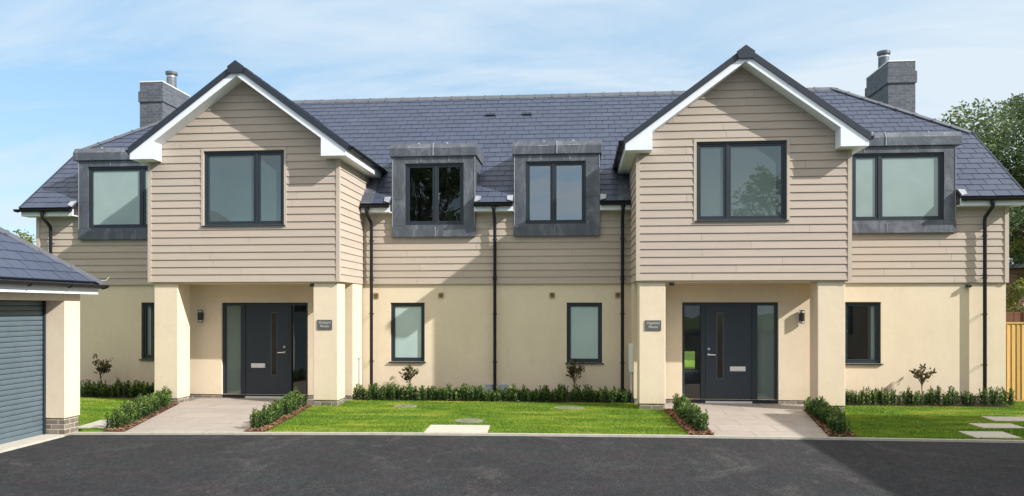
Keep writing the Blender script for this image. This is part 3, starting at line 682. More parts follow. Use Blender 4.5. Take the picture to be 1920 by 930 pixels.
# ---- rainwater pipes
def downpipe(x, off=0, gx=None):
    gx = x if gx is None else gx
    mb = MB(); y = 1.575
    mb.tube([(gx, 1.37, 4.12), (gx, 1.37, 4.02), (gx, 1.39, 3.98), (x, 1.56, 3.80), (x, y, 3.74), (x, y, .12)], .036, 12)
    mb.tube([(gx, 1.37, 4.13), (gx, 1.37, 4.06)], .046, 12)
    for z in (3.42, 2.62): mb.tube([(x, y, z-.02), (x, y, z+.02)], .043, 12)
    p = hb(mb, 'downpipe', 'black_pvc', smooth=True)
    mb = MB()
    for z in (3.42, 2.56, 1.82, .78):
        mb.box(x-.048, x+.048, y-.006, y+.006, z-.014, z+.014)
        mb.tube([(x+.03, y, z), (x+.03, 1.70, z)], .006, 5); mb.tube([(x-.03, y, z), (x-.03, 1.70, z)], .006, 5)
    hb(mb, 'pipe_bracket', 'black_pvc', p)
downpipe(.01); downpipe(-2.71, 0, -2.76); downpipe(2.74, 0, 2.74); downpipe(10.07, 0, 10.12); downpipe(-10.17, 0, -10.22)
# ---- flue / fan vents
for x in (-2.63, -1.19, 1.24, 2.645):
    mb = MB(); mb.box(x-.062, x+.062, 1.685, 1.7095, 2.165, 2.285); v = hb(mb, 'wall_vent', 'vent_tan', bevel=.006)
    mb = MB(); mb.tube([(x, 1.6845, 2.225), (x, 1.668, 2.225)], [.045, .038], 14); mb.box(x-.05, x+.05, 1.676, 1.679, 2.223, 2.228); hb(mb, 'vent_core', 'vent_dark', v)
# boot: small black sensors under the boards
for x, y, z in ((9.785, 1.63, 2.40), (3.585, .06, 2.405), (-3.49, .06, 2.405)):
    mb = MB(); mb.box(x-.045, x+.045, y-.03, y+.05, z-.035, z+.03); mb.tube([(x, y-.03, z-.01), (x, y-.045, z-.02)], .022, 10); hb(mb, 'security_light', 'lamp_black', bevel=.006)
mb = MB(); mb.box(7.02, 7.09, 1.53, 1.60, 4.19, 4.27); mb.tube([(7.055, 1.53, 4.23), (7.055, 1.50, 4.225)], .026, 10); hb(mb, 'security_light', 'lamp_black', bevel=.006)
# utility cupboards
mb = MB(); mb.box(2.86, 2.93, 1.05, 1.42, .62, 1.20); c = hb(mb, 'meter_box', 'meter_white', bevel=.01)
mb = MB(); mb.box(2.852, 2.86, 1.08, 1.39, .65, 1.17); hb(mb, 'meter_door', 'meter_white', c, bevel=.004)
mb = MB(); mb.tube([(2.90, 1.2, .62), (2.90, 1.2, 0)], .022, 8); mb.tube([(2.90, 1.29, .62), (2.90, 1.29, 0)], .015, 8); hb(mb, 'meter_pipe', 'meter_white', c)
for x in (-.13, .19):
    mb = MB(); mb.box(x-.085, x+.085, 1.63, 1.71, .06, .30); c = hb(mb, 'gas_meter_box', 'meter_grey', bevel=.02)
mb = MB(); mb.tube([(-2.915, 1.35, .1), (-2.915, 1.35, .85)], .011, 8); mb.tube([(-2.915, 1.30, .855), (-2.915, 1.50, .875)], .014, 8); hb(mb, 'outside_tap_pipe', 'meter_grey')

# ------------------------------------------------------------------ things fixed to the porch
for s, words, lab in ((-1, ('Orchard', 'House'), 'grey slate name plaque reading Orchard House on the left porch pillar'), (1, ('Highfield', 'House'), 'grey slate name plaque reading Highfield House on the right porch pillar')):
    cx = -3.226 if s < 0 else 3.231; cz = 1.612; hw = .152; hh = .098
    root = empty('name_plaque', (cx, .04, cz)); tag(root, lab, 'house sign')
    mb = MB(); mb.box(-hw, hw, -.016, -.0005, -hh, hh); mb.build('plate', 'sign_slate', root, bevel=.003)
    mb = MB()
    for px in (-1, 1):
        for pz in (-1, 1): mb.tube([(px*(hw-.015), -.016, pz*(hh-.015)), (px*(hw-.015), -.0185, pz*(hh-.015))], .004, 8)
    mb.build('fixing_screw', 'steel', root)
    for wd, dz in zip(words, (.022, -.048)):
        cu = bpy.data.curves.new('lettering', 'FONT'); cu.body = wd; cu.size = .068; cu.align_x = 'CENTER'; cu.extrude = .0008
        tmp = bpy.data.objects.new('lettering_curve', cu); COL.objects.link(tmp); dg = bpy.context.evaluated_depsgraph_get(); me = bpy.data.meshes.new_from_object(tmp.evaluated_get(dg))
        me.name = 'lettering'; me.materials.clear(); me.materials.append(M['sign_letter']); bpy.data.objects.remove(tmp)
        o = bpy.data.objects.new('lettering', me); COL.objects.link(o); o.parent = root; o.location = (0, -.0172, dz); o.rotation_euler = (R(90), 0, 0)
for s, lab in ((-1, 'black up-and-down cylinder lamp on the left porch wall, in shade'), (1, 'black up-and-down cylinder lamp on the right porch wall, in sunlight')):
    root = empty('wall_lamp', (s*6.235, .92, 1.77)); tag(root, lab, 'wall lamp')
    mb = MB(); mb.tube([(0, -.075, -.085), (0, -.075, .085)], .052, 18); mb.build('lamp_body', 'lamp_black', root, smooth=True)
    mb = MB(); mb.box(-.04, .04, -.03, -.0005, -.07, .07); mb.build('back_plate', 'lamp_black', root, bevel=.004)
    for z in (-1, 1):
        mb = MB(); mb.tube([(0, -.075, z*.118), (0, -.075, z*.132)], .054, 18)
        for q in range(3): an = q*2.1; mb.tube([(.045*math.cos(an), -.075+.045*math.sin(an), z*.08), (.045*math.cos(an), -.075+.045*math.sin(an), z*.12)], .004, 5)
        mb.build('lamp_cap', 'lamp_black', root, smooth=True)
        mb = MB(); mb.tube([(0, -.075, z*.0855), (0, -.075, z*.117)], .036, 14); mb.build('lamp_lens', 'meter_white', root, smooth=True)

# ------------------------------------------------------------------ garage
gar = empty('garage', (-8.9, -6, 0)); tag(gar, 'cream rendered garage with a slate hipped roof and ribbed grey roller door', 'garage'); GO = Vector((-8.9, -6, 0))
def gb(mb, name, mats, parent=None, **kw):
    o = mb.build(name, mats, parent or gar, **kw)
    if parent is None: o.location = -GO
    return o
gx, gy1, gy0, gw = -6.06, -3.27, -9.4, -11.7
mb = MB()
mb.box(gx-.33, gx, -3.63, gy1, .255, 2.06); mb.box(gx-.33, gx, gy0, -8.7, .255, 2.06)
mb.box(gx-.33, gx, gy0, gy1, 2.06, 2.19)
mb.box(gw, gx-.33, gy1-.2, gy1-.001, .255, 2.25); mb.box(gw, gx-.33, gy0, gy0+.2, .255, 2.25); mb.box(gw, gw+.2, gy0+.2, gy1-.2, .255, 2.25)
gb(mb, 'wall', 'render')
mb = MB()
mb.box(gx-.315, gx-.015, -3.615, gy1-.015, -.1, .255); mb.box(gx-.315, gx-.015, gy0+.015, -8.715, -.1, .255); mb.box(gw+.015, gx-.34, gy1-.185, gy1-.015, -.1, .255); mb.box(gw+.015, gx-.34, gy0+.015, gy0+.185, -.1, .255); mb.box(gw+.015, gw+.185, gy0+.185, gy1-.185, -.1, .255)
gb(mb, 'brick_plinth', 'plinth_brick')
# roller door: curved interlocking slats
mb = MB(); n = 27; h = 2.06/n
for k in range(n):
    z = k*h; prof = [(-.03, z+.001), (0, z+.004), (.005, z+h*.3), (.005, z+h*.7), (0, z+h-.005), (-.03, z+h-.001)]
    mb.prism([(gx-.335+p, -8.70, q) for p, q in prof], (0, 5.068, 0))
door = gb(mb, 'roller_door', 'roller_paint')
mb = MB(); mb.box(gx-.329, gx-.30, -3.665, -3.631, 0, 2.055); mb.box(gx-.329, gx-.30, -8.70, -8.66, 0, 2.055); mb.build('guide_rail', 'anthracite', door)
# hipped roof
ex1, ey1, ez1, gt = -5.86, -3.02, 2.355, .80; exL = gw-.2; ey0 = gy0-.25; hwid = (ex1-exL)/2; rz = ez1+hwid*gt; mxx = (ex1+exL)/2
Ls = math.hypot(hwid, hwid*gt); ln = ey1-ey0
groof = tiles('slate_roof', (ex1, ey1, ez1), (0, -1, 0), (-hwid, 0, hwid*gt), [(0, 0), (0, 0), (ln, 0), (ln-hwid, Ls), (hwid, Ls)][1:], [], gar, seed=71) if False else None
def slope(O, U, V, out, nm, seed):
    return tiles(nm, O, U, V, out, [], None, seed=seed)
tr = [(0, 0), (ln, 0), (ln-hwid, Ls), (hwid, Ls)]; wd = ex1-exL; tr2 = [(0, 0), (wd, 0), (wd/2, Ls)]
groof = slope((ex1, ey0, ez1), (0, 1, 0), (-hwid, 0, hwid*gt), tr, 'slate_roof', 71); groof.parent = gar; groof.location = -GO
for args in (((exL, ey1, ez1), (1, 0, 0), (0, -hwid, hwid*gt), tr2), ((exL, ey0, ez1), (1, 0, 0), (0, hwid, hwid*gt), tr2), ((exL, ey0, ez1), (0, 1, 0), (hwid, 0, hwid*gt), tr)):
    o = slope(*args, 'roof_slope', 73); o.parent = groof; o.location = (0, 0, 0)
mb = MB(); top1 = Vector((mxx, ey1-hwid, rz+.012)); top0 = Vector((mxx, ey0+hwid, rz+.012))
ridge_run(mb, (ex1, ey1, ez1+.012), top1, .13, .055, .5); ridge_run(mb, (exL, ey1, ez1+.012), top1, .13, .055, .5); ridge_run(mb, (ex1, ey0, ez1+.012), top0, .13, .055, .5); ridge_run(mb, (exL, ey0, ez1+.012), top0, .13, .055, .5); ridge_run(mb, top0, top1, .14, .10)
mb.build('hip_tile', 'ridge_tile', groof)
mb = MB(); mb.tube([(ex1-.02, ey1-.02, ez1+.03), (ex1+.05, ey1+.03, ez1+.035), (ex1+.085, ey1+.06, ez1+.095)], .008, 6); mb.build('hip_iron', 'steel', groof)
mb = MB(); gutter(mb, (ex1+.035, ey0-.05, ez1-.04), (ex1+.035, ey1+.06, ez1-.04), .055); gutter(mb, (exL, ey1+.035, ez1-.042), (ex1+.05, ey1+.035, ez1-.042), .055); gb(mb, 'gutter', 'black_pvc', fix=False)
mb = MB(); mb.box(ex1-.065, ex1-.04, ey0+.05, ey1-.04, ez1-.19, ez1-.01); mb.box(exL+.05, ex1-.066, ey1-.065, ey1-.04, ez1-.19, ez1-.01); mb.box(gx+.001, ex1-.066, ey0+.05, ey1-.066, ez1-.189, ez1-.17)
gb(mb, 'fascia', 'white_pvc')

# ------------------------------------------------------------------ ground
KX = (-8, -6.09, -3.8, -1.4, 1.0, 3.4, 5.8, 8.2, 12, 14); KY = (-3.68, -3.47, -3.25, -3.07, -2.96, -2.895, -2.895, -2.92, -2.95, -2.96)
def kerb_y(x): return float(np.interp(x, KX, KY))
def sheet(name, pts, mat, z, thick=0):
    mb = MB()
    if thick: mb.prism([(x, y, z-thick) for x, y in pts], (0, 0, thick))
    else: mb.poly([(x, y, z) for x, y in pts])
    o = mb.build(name, mat); return o
struct(sheet('ground', [(-400, -300), (400, -300), (400, 500), (-400, 500)], 'field', -.16))
struct(sheet('driveway', [(-40, -60), (40, -60), (40, kerb_y(14)), *[(x, kerb_y(x)) for x in KX[:0:-1]], (-6.09, -3.62), (-40, -3.62)], 'asphalt', -.03))
mb = MB()
for a, b in zip(KX[1:-1], KX[2:]): mb.prism([(a, kerb_y(a), -.2), (b-.001, kerb_y(b-.01), -.2), (b-.001, kerb_y(b-.01)+.065, -.2), (a, kerb_y(a)+.065, -.2)], (0, 0, .2+.004))
k = mb.build('kerb', 'concrete_kerb'); struct(k)
struct(sheet('garage_apron', [(-6.42, -9.0), (-5.99, -9.0), (-6.06, -3.63), (-6.42, -3.63)], 'concrete_slab', .004, .15))
beds = {  # planting beds
 'l_out': [(-6.62, .05), (-6.25, .05), (-5.28, kerb_y(-5.3)+.07), (-5.62, kerb_y(-5.6)+.07)],
 'l_in': [(-3.62, .05), (-3.46, -.02), (-3.08, kerb_y(-3.1)+.07), (-3.42, kerb_y(-3.4)+.07)],
 'r_in': [(3.42, .0), (3.82, .0), (3.87, kerb_y(3.9)+.07), (3.50, kerb_y(3.5)+.07)],
 'r_out': [(6.06, .12), (6.30, .12), (5.98, kerb_y(6)+.07), (5.56, kerb_y(5.6)+.07)]}
path_l = [(-6.28, .92), (-6.25, .05), (-5.28, kerb_y(-5.3)+.066), (-3.42, kerb_y(-3.4)+.066), (-3.62, .05), (-3.30, .05), (-3.30, .92)]
path_r = [(3.40, .92), (3.40, .0), (3.82, .0), (3.87, kerb_y(3.9)+.066), (5.56, kerb_y(5.6)+.066), (6.06, .12), (6.28, .12), (6.28, .92)]
for nm, pp in (('path', path_l), ('path', path_r)): struct(sheet(nm, pp, 'paving', .006, .1))
mb = MB(); [mb.box(*ordered(s*6.85, s*2.95), .90, 1.0, -.1, .02) for s in (-1, 1)]; struct(mb.build('path', 'paving'))
for nm, pp in beds.items(): struct(sheet('flower_bed', pp, 'mulch_soil', .004))
struct(sheet('flower_bed', [(-2.9, .95), (2.9, .95), (2.9, 1.73), (-2.9, 1.73)], 'mulch_soil', .004))
struct(sheet('flower_bed', [(6.9, .95), (10.3, .95), (10.3, 1.73), (6.9, 1.73)], 'mulch_soil', .004))
struct(sheet('flower_bed', [(-10.5, .85), (-6.9, .85), (-6.9, 1.73), (-10.5, 1.73)], 'mulch_soil', .004))
lawns = [[(-3.08, kerb_y(-3.1)+.066), (-1.4, kerb_y(-1.4)+.066), (1, kerb_y(1)+.066), (3.50, kerb_y(3.5)+.066), (3.42, .0), (3.0, .95), (-2.9, .95), (-3.46, 0)],
         [(5.98, kerb_y(6)+.066), (8.2, kerb_y(8.2)+.066), (14.5, kerb_y(12)+.066), (14.5, 1.9), (10.4, 1.9), (10.3, .95), (6.9, .95), (6.30, .12)],
         [(-13, -3.1), (-6.1, -3.1), (-6.02, kerb_y(-6)+.066), (-5.62, kerb_y(-5.6)+.066), (-6.62, .05), (-6.9, .85), (-13, .85)]]
for l in lawns: struct(sheet('lawn', l, 'turf', -.002))
struct(sheet('back_lawn', [(-20, 9.3), (30, 9.3), (30, 60), (-20, 60)], 'turf', -.05))

# slabs and covers let into the grass
def slab(pts, label, z=.012, mat='concrete_slab', name='paving_slab', cat='paving slab'):
    c = Vector((sum(p[0] for p in pts)/len(pts), sum(p[1] for p in pts)/len(pts), 0)); mb = MB(); mb.prism([(p[0]-c.x, p[1]-c.y, -.05) for p in pts], (0, 0, .05+z))
    o = mb.build(name, mat, None, bevel=.004); o.location = c; return tag(o, label, cat)
slab([(-.60, kerb_y(-.6)+.07), (.39, kerb_y(.4)+.07), (.345, -2.20), (-.635, -2.24)], 'pale concrete slab at the kerb in the middle lawn, below the drain cover')
slab([(-6.33, -3.02), (-5.68, -3.0), (-5.74, -2.19), (-6.42, -2.21)], 'pale concrete slab beside the garage and the left path hedge')
slab([(7.73, -2.71), (8.39, -2.69), (8.42, -2.12), (7.75, -2.15)], 'stepping slab in the right lawn closest to the driveway')
slab([(8.33, -1.75), (9.0, -1.73), (9.02, -1.26), (8.33, -1.29)], 'middle stepping slab of the three in the right lawn')
slab([(8.93, -.95), (9.75, -.93), (9.75, -.42), (8.97, -.44)], 'stepping slab in the right lawn furthest from the driveway')
def cover(x, y, r, ry, label):
    mb = MB(); n = 22; mb.prism([(r*math.cos(2*math.pi*k/n), ry*math.sin(2*math.pi*k/n), -.02) for k in range(n)], (0, 0, .028)); o = mb.build('drain_cover', 'iron'); o.location = (x, y, 0); tag(o, label, 'drain cover')
    mb = MB()
    for k in range(5): mb.box(-r*.6, r*.6, -ry*.6+k*ry*.3-.008, -ry*.6+k*ry*.3+.008, .008, .013)
    mb.build('grip_ribs', 'iron', o)
cover(-.07, -1.70, .25, .23, 'grey round drain cover beside the concrete slab in the middle lawn')
cover(-1.60, .08, .24, .2, 'flat grey drain cover in the lawn near the left middle window')
cover(1.62, .12, .3, .2, 'flat grey drain cover in the lawn near the right middle window')

# grass blades
def pip(x, y, poly):
    ins = np.zeros(len(x), bool); n = len(poly)
    for i in range(n):
        x0, y0 = poly[i]; x1, y1 = poly[(i+1) % n]
        c = ((y0 > y) != (y1 > y)) & (x < (x1-x0)*(y-y0)/(y1-y0+1e-12)+x0); ins ^= c
    return ins
def mesh_np(name, V, F, mat, tint, parent=None):
    me = bpy.data.meshes.new(name); k = F.shape[1]
    me.vertices.add(len(V)); me.vertices.foreach_set('co', V.astype(np.float32).ravel())
    me.loops.add(F.size); me.loops.foreach_set('vertex_index', F.astype(np.int32).ravel())
    me.polygons.add(len(F)); me.polygons.foreach_set('loop_start', np.arange(0, F.size, k, dtype=np.int32)); me.polygons.foreach_set('loop_total', np.full(len(F), k, np.int32))
    me.update(calc_edges=True); me.materials.append(M[mat])
    at = me.attributes.new('tint', 'FLOAT', 'FACE'); at.data.foreach_set('value', np.clip(tint, 0, 1).astype(np.float32))
    o = bpy.data.objects.new(name, me); COL.objects.link(o); o.parent = parent; return o
def vnoise(x, y, sc, seed):
    r = np.random.default_rng(seed); g = r.random((64, 64)); u = x*sc % 64; v = y*sc % 64; i = u.astype(int); j = v.astype(int); fu = u-i; fv = v-j; fu = fu*fu*(3-2*fu); fv = fv*fv*(3-2*fv); i2 = (i+1) % 64; j2 = (j+1) % 64; i %= 64; j %= 64
    return (g[i, j]*(1-fu)+g[i2, j]*fu)*(1-fv)+(g[i, j2]*(1-fu)+g[i2, j2]*fu)*fv
solid = [[(-.66, -3.3), (.42, -3.3), (.37, -2.17), (-.66, -2.2)], [(-6.36, -3.04), (-5.6, -3.02), (-5.7, -2.17), (-6.45, -2.19)], [(7.71, -2.73), (8.41, -2.71), (8.44, -2.10), (7.73, -2.13)], [(8.31, -1.77), (9.02, -1.75), (9.04, -1.24), (8.31, -1.27)], [(8.91, -.97), (9.77, -.95), (9.77, -.40), (8.95, -.42)],
         [(-.3, -1.92), (.17, -1.92), (.17, -1.48), (-.3, -1.48)], [(-1.83, -.1), (-1.37, -.1), (-1.37, .25), (-1.83, .25)], [(1.34, -.06), (1.9, -.06), (1.9, .3), (1.34, .3)]]
for l, cnt in zip(lawns, (110000, 110000, 40000)):
    xs = [p[0] for p in l]; ys = [p[1] for p in l]; x = rng.uniform(max(min(xs), -9.5), min(max(xs), 11.5), cnt); y = rng.uniform(min(ys), max(ys), cnt)
    ok = pip(x, y, l)
    for q in solid: ok &= ~pip(x, y, q)
    x, y = x[ok], y[ok]; n = len(x); an = rng.uniform(0, 2*math.pi, n); h = rng.uniform(.010, .026, n); w = rng.uniform(.003, .006, n); ln_ = rng.uniform(.1, .8, n)*h; a2 = rng.uniform(0, 2*math.pi, n)
    V = np.empty((n, 3, 3)); V[:, 0] = np.c_[x-np.cos(an)*w, y-np.sin(an)*w, np.full(n, -.004)]; V[:, 1] = np.c_[x+np.cos(an)*w, y+np.sin(an)*w, np.full(n, -.004)]; V[:, 2] = np.c_[x+np.cos(a2)*ln_, y+np.sin(a2)*ln_, h]
    ti = -.22+1.35*(.55*vnoise(x+50, y*3.2+50, 1.1, 5)+.45*vnoise(x+20, y*2+30, 3.6, 6))+rng.normal(0, .10, n)
    g = mesh_np('grass', V.reshape(-1, 3), np.arange(3*n).reshape(-1, 3), 'blade', ti); g['kind'] = 'stuff'; g['label'] = 'short mown green grass'
# bark chips on the beds beside the paths
pts = []
for pp in beds.values():
    xs = [p[0] for p in pp]; ys = [p[1] for p in pp]; a = rng.uniform(min(xs)-.02, max(xs)+.02, 1700); b = rng.uniform(min(ys), max(ys), 1700); ok = pip(a, b, pp); pts += list(zip(a[ok], b[ok]))
mb = MB()
for x, y in pts:
    mb.tint = random.random(); L_ = random.uniform(.012, .035); w_ = random.uniform(.006, .014); an = random.uniform(0, 6.3); tl = random.uniform(-.5, .5)
    u = Vector((math.cos(an), math.sin(an), tl)).normalized()*L_; v = Vector((-math.sin(an), math.cos(an), random.uniform(-.4, .4)))*w_; c = Vector((x, y, random.uniform(.012, .03)))
    mb.prism([c-u-v, c+u-v*.6, c+u+v, c-u*.8+v], (0, 0, .005))
ch = mb.build('bark_mulch', 'chip', fix=False); ch['kind'] = 'stuff'; ch['label'] = 'reddish brown bark mulch chips in the beds beside the paths'

# ------------------------------------------------------------------ plants
def leaves(P, size, aspect=.5, up=.5, n_per=1, seed=0, tint=None):
    r = np.random.default_rng(seed); n = len(P); d = r.normal(size=(n, 3)); d[:, 2] = np.abs(d[:, 2])*.6+up; d /= np.linalg.norm(d, axis=1)[:, None]
    e = r.normal(size=(n, 3)); e -= (e*d).sum(1)[:, None]*d; e /= np.linalg.norm(e, axis=1)[:, None]
    sz = size*r.uniform(.6, 1.3, n)[:, None]; a = d*sz; b = e*sz*aspect
    V = np.stack([P, P+a*.5+b*.5, P+a, P+a*.5-b*.5], 1).reshape(-1, 3); F = np.arange(4*n).reshape(-1, 4)
    if tint is None: tint = r.random(n)
    return V, F, tint
def box_plant_mesh(seed):
    r = np.random.default_rng(seed); pts = []; tn = []
    for k in range(21):
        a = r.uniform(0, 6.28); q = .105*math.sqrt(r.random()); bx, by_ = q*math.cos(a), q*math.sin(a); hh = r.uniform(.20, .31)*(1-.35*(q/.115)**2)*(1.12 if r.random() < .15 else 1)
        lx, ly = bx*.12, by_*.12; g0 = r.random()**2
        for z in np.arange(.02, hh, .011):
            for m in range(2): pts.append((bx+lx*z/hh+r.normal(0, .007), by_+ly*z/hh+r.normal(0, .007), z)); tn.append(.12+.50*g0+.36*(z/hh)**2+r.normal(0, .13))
    return leaves(np.array(pts), .031, .58, .8, seed=seed, tint=np.array(tn))
bm_meshes = []
def plant_row(pts, label, group, scale=(1, 1, 1)):
    for x, y in pts:
        k = random.randrange(5)
        while len(bm_meshes) <= k:
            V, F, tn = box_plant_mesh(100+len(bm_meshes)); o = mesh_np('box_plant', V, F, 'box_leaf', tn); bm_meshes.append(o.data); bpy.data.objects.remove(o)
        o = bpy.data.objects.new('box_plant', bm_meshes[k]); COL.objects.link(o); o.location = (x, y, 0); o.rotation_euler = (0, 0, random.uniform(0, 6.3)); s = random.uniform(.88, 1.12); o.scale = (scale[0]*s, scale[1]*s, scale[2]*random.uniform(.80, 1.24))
        tag(o, label, 'box plant', group)
def line(a, b, n, j=.02): return [(a[0]+(b[0]-a[0])*k/(n-1)+random.uniform(-j, j), a[1]+(b[1]-a[1])*k/(n-1)+random.uniform(-j, j)) for k in range(n)]
plant_row(line((-2.78, 1.03), (2.80, 1.05), 46), 'small box plant in the long low hedge under the two middle windows', 'box hedge under the middle windows', (1.2, 1.2, 1.0))
plant_row(line((7.05, 1.05), (10.25, 1.07), 20), 'small box plant in the low hedge at the foot of the right end wall', 'box hedge at the right end wall', (1.05, 1.05, 1.12))
plant_row(line((-10.2, .99), (-7.0, .99), 24), 'small shaded box plant in the low hedge by the garage', 'box hedge at the left end wall', (1.2, 1.2, 1.1))
plant_row(line((-6.46, -.05), (-5.58, kerb_y(-5.5)+.33), 16, .015), 'small box plant in the row on the garage side of the left path', 'box row left of the left path', (1.2, 1.2, 1.08))
plant_row(line((-3.62, -.25), (-3.33, kerb_y(-3.3)+.35), 12, .015), 'small box plant in the row between the left path and the middle lawn', 'box row right of the left path', (1.2, 1.2, 1.08))
plant_row(line((3.66, -.25), (3.73, kerb_y(3.7)+.35), 11, .015), 'small box plant in the row between the middle lawn and the right path', 'box row left of the right path', (1.2, 1.2, 1.08))
plant_row(line((6.12, -.12), (5.83, kerb_y(5.9)+.30), 13, .015), 'small dark box plant in the shaded row right of the right path', 'box row right of the right path', (1.2, 1.2, 1.08))

def shrub(x, y, h, label, seed, spread=.22, dens=150):
    r = np.random.default_rng(seed); root = empty('young_shrub', (x, y, 0)); tag(root, label, 'shrub')
    mb = MB(); pts = []
    mb.tube([(0, 0, -.03), (.01, 0, h*.25), (0, .01, h*.45)], [.012, .010, .008], 6)
    for k in range(11):
        a = r.uniform(0, 6.28); L = r.uniform(.5, 1); d = r.normal(size=3); d /= np.linalg.norm(d); e = np.array([0, 0, h*.72])+d*np.array([spread, spread*.8, h*.27])*r.uniform(.55, 1); b = np.array([0, 0, h*r.uniform(.34, .5)]); m = (b+e)/2+np.array([0, 0, .03])
        mb.tube([tuple(b), tuple(m), tuple(e)], [.006, .005, .003], 5)
        for q in range(dens//11):
            f = r.uniform(.45, 1.05); p = (b*(1-f)**2+2*m*f*(1-f)+e*f*f) if f <= 1 else e; pts.append(p+r.normal(0, .028, 3))
    mb.build('stem', 'twig', root)
    V, F, tn = leaves(np.array(pts), .072, .55, .35, seed=seed); mesh_np('foliage', V, F, 'shrub_leaf', tn, root)
shrub(-1.80, 1.36, .80, 'young reddish shrub in sunlight under the left middle window', 1, .25, 220)
shrub(1.72, 1.36, .88, 'young dark shrub in shade under the right middle window', 2, .24, 300)
shrub(8.74, 1.36, .95, 'young sparse bronze shrub in front of the right end wall', 3, .27, 190)
shrub(-8.80, 1.32, 1.0, 'young dark shrub with a leaning side shoot by the garage', 4, .25, 300)

def tree(x, y, h, cr, label, seed, mat='tree_leaf', n_leaf=14000, leaf=.16, trunk_h=.3, zscale=.62, name='tree', off=(0, 0), group=None):
    r = np.random.default_rng(seed); root = empty(name, (x, y, -.1)); tag(root, label, 'tree', group)
    mb = MB(); th = h*trunk_h; rad = h*.022
    mb.tube([(0, 0, 0), (.05, .03, th*.5), (0, .08, th), (.05, 0, h*.62)], [rad*1.4, rad, rad*.85, rad*.35], 9)
    cz = th+(h-th)*.52; clumps = []
    for k in range(70):
        d = r.normal(size=3); d /= np.linalg.norm(d); q = r.uniform(.35, 1)**.6; c = np.array([d[0]*cr*q, d[1]*cr*q, cz+d[2]*(h-th)*.48*q])
        clumps.append((c, r.uniform(.10, .24)*cr))
    for c, rr in clumps[:34]:
        s0 = np.array([0, 0, r.uniform(th*.7, h*.6)]); m = (s0+c)/2+np.array([0, 0, .25]); mb.tube([tuple(s0), tuple(m), tuple(c)], [rad*.45, rad*.28, rad*.08], 5)
    mb.build('trunk', 'bark', root)
    pts = []; tn = []
    wts = np.array([c[1]**2 for c in clumps]); wts /= wts.sum()
    for (c, rr), w in zip(clumps, wts):
        k = int(n_leaf*w); d = r.normal(size=(k, 3)); d /= np.linalg.norm(d, axis=1)[:, None]; p = c+d*(rr*1.15*r.random(k)**.45)[:, None]*np.array([1, 1, .75]); pts.append(p); tn.append(r.normal(.5, .2, k)+r.normal(0, .14))
    V, F, tn = leaves(np.concatenate(pts), leaf, .45, .1, seed=seed, tint=np.concatenate(tn)); mesh_np('crown', V, F, mat, tn, root)
tree(19.3, 13.5, 11.0, 5.0, 'tall feathery green tree rising behind the right end of the house', 21, n_leaf=90000, leaf=.15, trunk_h=.14)
tree(23.5, 21, 10.5, 4.6, 'paler green tree at the right edge beyond the tall one', 22, n_leaf=40000, leaf=.18, trunk_h=.16)
tree(15.6, 11.2, 4.6, 1.6, 'low yellow-green tree between the house end and the shed', 23, 'tree_leaf_yellow', 14000, .12, .12)
tree(18.2, 8.6, 3.3, 1.3, 'dark green bush leaning in front of the brown shed', 24, 'tree_leaf', 6000, .11, .1)
tree(-25.4, 20.5, 6.0, 1.7, 'small distant tree top showing left of the house above the garage', 25, 'tree_leaf_yellow', 5000, .16, .3)

# ------------------------------------------------------------------ fences and shed at the right
f = empty('closeboard_fence', (10.62, 2.0, 0)); tag(f, 'new yellow timber closeboard fence joining the right end of the house', 'fence')
mb = MB(); x = 0
while x < 4.2:
    mb.tint = random.random(); mb.prism([(x, -.026, 0.03), (x+.088, -.010, .03), (x+.088, .006, .03), (x, .004, .03)], (0, 0, 1.58)); x += .098
mb.build('board_panel', 'new_timber', f)
mb = MB(); mb.box(-.03, 4.25, -.035, .05, 1.615, 1.65); mb.build('capping_rail', 'new_timber', f)
mb = MB(); mb.box(-.02, 4.25, -.02, .03, -.05, .03); mb.build('gravel_board', 'new_timber', f)
f = empty('panel_fence', (11.5, 6.2, 0)); tag(f, 'darker reddish brown fence behind the new yellow fence', 'fence')
mb = MB(); x = 0
while x < 6: mb.box(x, x+.116, -.02+.006*(int(x*10) % 2), .01, 0, 1.84+random.uniform(0, .0)); x += .12
mb.build('board_panel', 'red_fence', f)
mb = MB(); [mb.box(q, q+.09, -.05, -.021, 0, 1.88) for q in (0, 1.9, 3.8, 5.7)]; mb.build('post', 'red_fence', f)
sh = empty('garden_shed', (17.2, 12, 0)); tag(sh, 'brown weatherboarded shed with a dark low roof beyond the fences', 'shed')
mb = MB()
for k in range(22):
    z = k*.145; mb.prism([(-2.1, -1.5, z), (-2.1, -1.478, z+.15), (-2.1, -1.4, z+.15), (-2.1, -1.4, z)], (4.2, 0, 0))
mb.box(-2.08, 2.08, -1.42, 1.5, 0, 3.19); mb.build('wall', 'brown_timber', sh)
mb = MB(); mb.prism([(-2.35, -1.75, 3.18), (2.35, -1.75, 3.34), (2.35, -1.75, 3.46), (-2.35, -1.75, 3.30)], (0, 3.5, 0)); mb.build('roof', 'felt', sh)

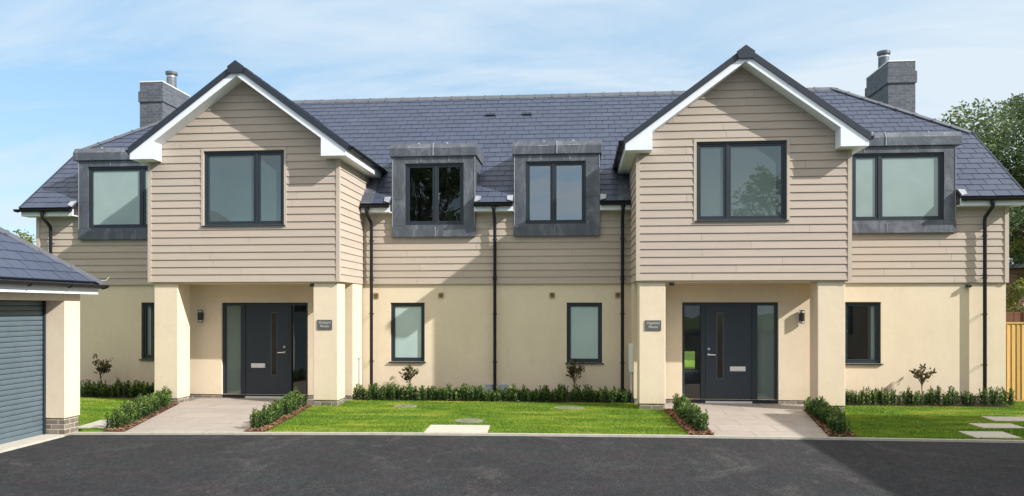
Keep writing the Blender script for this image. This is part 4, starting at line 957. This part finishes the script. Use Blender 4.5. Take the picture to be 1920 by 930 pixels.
# a far wood closes the view beyond the back gardens
r_ = np.random.default_rng(90); pts = []; tn = []
for k in range(420):
    a = r_.uniform(-150, 150); c = np.array([a, 92+.002*a*a*.5+r_.uniform(-4, 10), r_.uniform(.5, 4.6)]); q = r_.uniform(1.2, 2.6); d = r_.normal(size=(60, 3)); d /= np.linalg.norm(d, axis=1)[:, None]
    pts.append(c+d*q*r_.random(60)[:, None]**.4*np.array([1.2, 1, .8])); tn.append(r_.normal(.4, .16, 60)+r_.normal(0, .15))
V, F, tn_ = leaves(np.concatenate(pts), .9, .6, .1, seed=90, tint=np.concatenate(tn)); fw = mesh_np('far_wood', V, F, 'tree_leaf', tn_); fw['kind'] = 'stuff'; fw['label'] = 'far wood beyond the back gardens'

# ------------------------------------------------------------------ what stands behind and beside the camera: it throws the shade at lower right and shows in the panes
nb = empty('neighbouring_house', (14.5, -9, 0)); tag(nb, 'hip-roofed cream house beside the driveway whose shadow falls across the tarmac and right lawn', 'house')
ex, ey, ez = 12.15, -3.22, 4.9
mb = MB(); mb.box(ex+.3-14.5, 21.8-14.5, -16+9, ey-.3+9, -.1, 4.8); mb.build('wall', 'render', nb)
mb = MB(); A = [(ex-14.5, ey+9, ez), (22.1-14.5, ey+9, ez), (22.1-14.5, -16.3+9, ez), (ex-14.5, -16.3+9, ez)]; hwn = (22.1-ex)/2; mxn = (ex+22.1)/2-14.5; r1 = (mxn, ey+9-hwn, ez+hwn*.42); r0 = (mxn, -16.3+9+hwn, ez+hwn*.42)
for q in ([A[0], A[1], r1], [A[1], A[2], r0, r1], [A[2], A[3], r0], [A[3], A[0], r1, r0], A[::-1]): mb.poly(q)
mb.build('roof', 'slate', nb)
for k, y in enumerate((-5.2, -8.8, -12.6)):
    for z in (.9, 3.1):
        mb = MB(); X0 = ex+.3-14.5; mb.box(X0-.02, X0+.05, y+9-.6, y+9+.6, z, z+1.2); w = mb.build('window', 'anthracite', nb); mb = MB(); mb.poly([(X0-.023, y+9-.53, z+.07), (X0-.023, y+9+.53, z+.07), (X0-.023, y+9+.53, z+1.13), (X0-.023, y+9-.53, z+1.13)]); mb.build('glass_pane', 'frosted_glass', w, fix=False)
for k, (x, y, h, c, lb) in enumerate(((-12, -46, 17, 6.5, 'tallest tree opposite the left house across the driveway'), (-29, -52, 9, 5, 'low spreading tree opposite the garage across the driveway'), (18, -44, 13.5, 4.6, 'round tree opposite the right house across the driveway'), (33, -52, 10, 5, 'far tree opposite the right end of the house'))):
    tree(x, y, h, c, lb, 60+k, n_leaf=16000 if k == 0 else 7000, leaf=.42, trunk_h=.06 if k == 0 else .2)
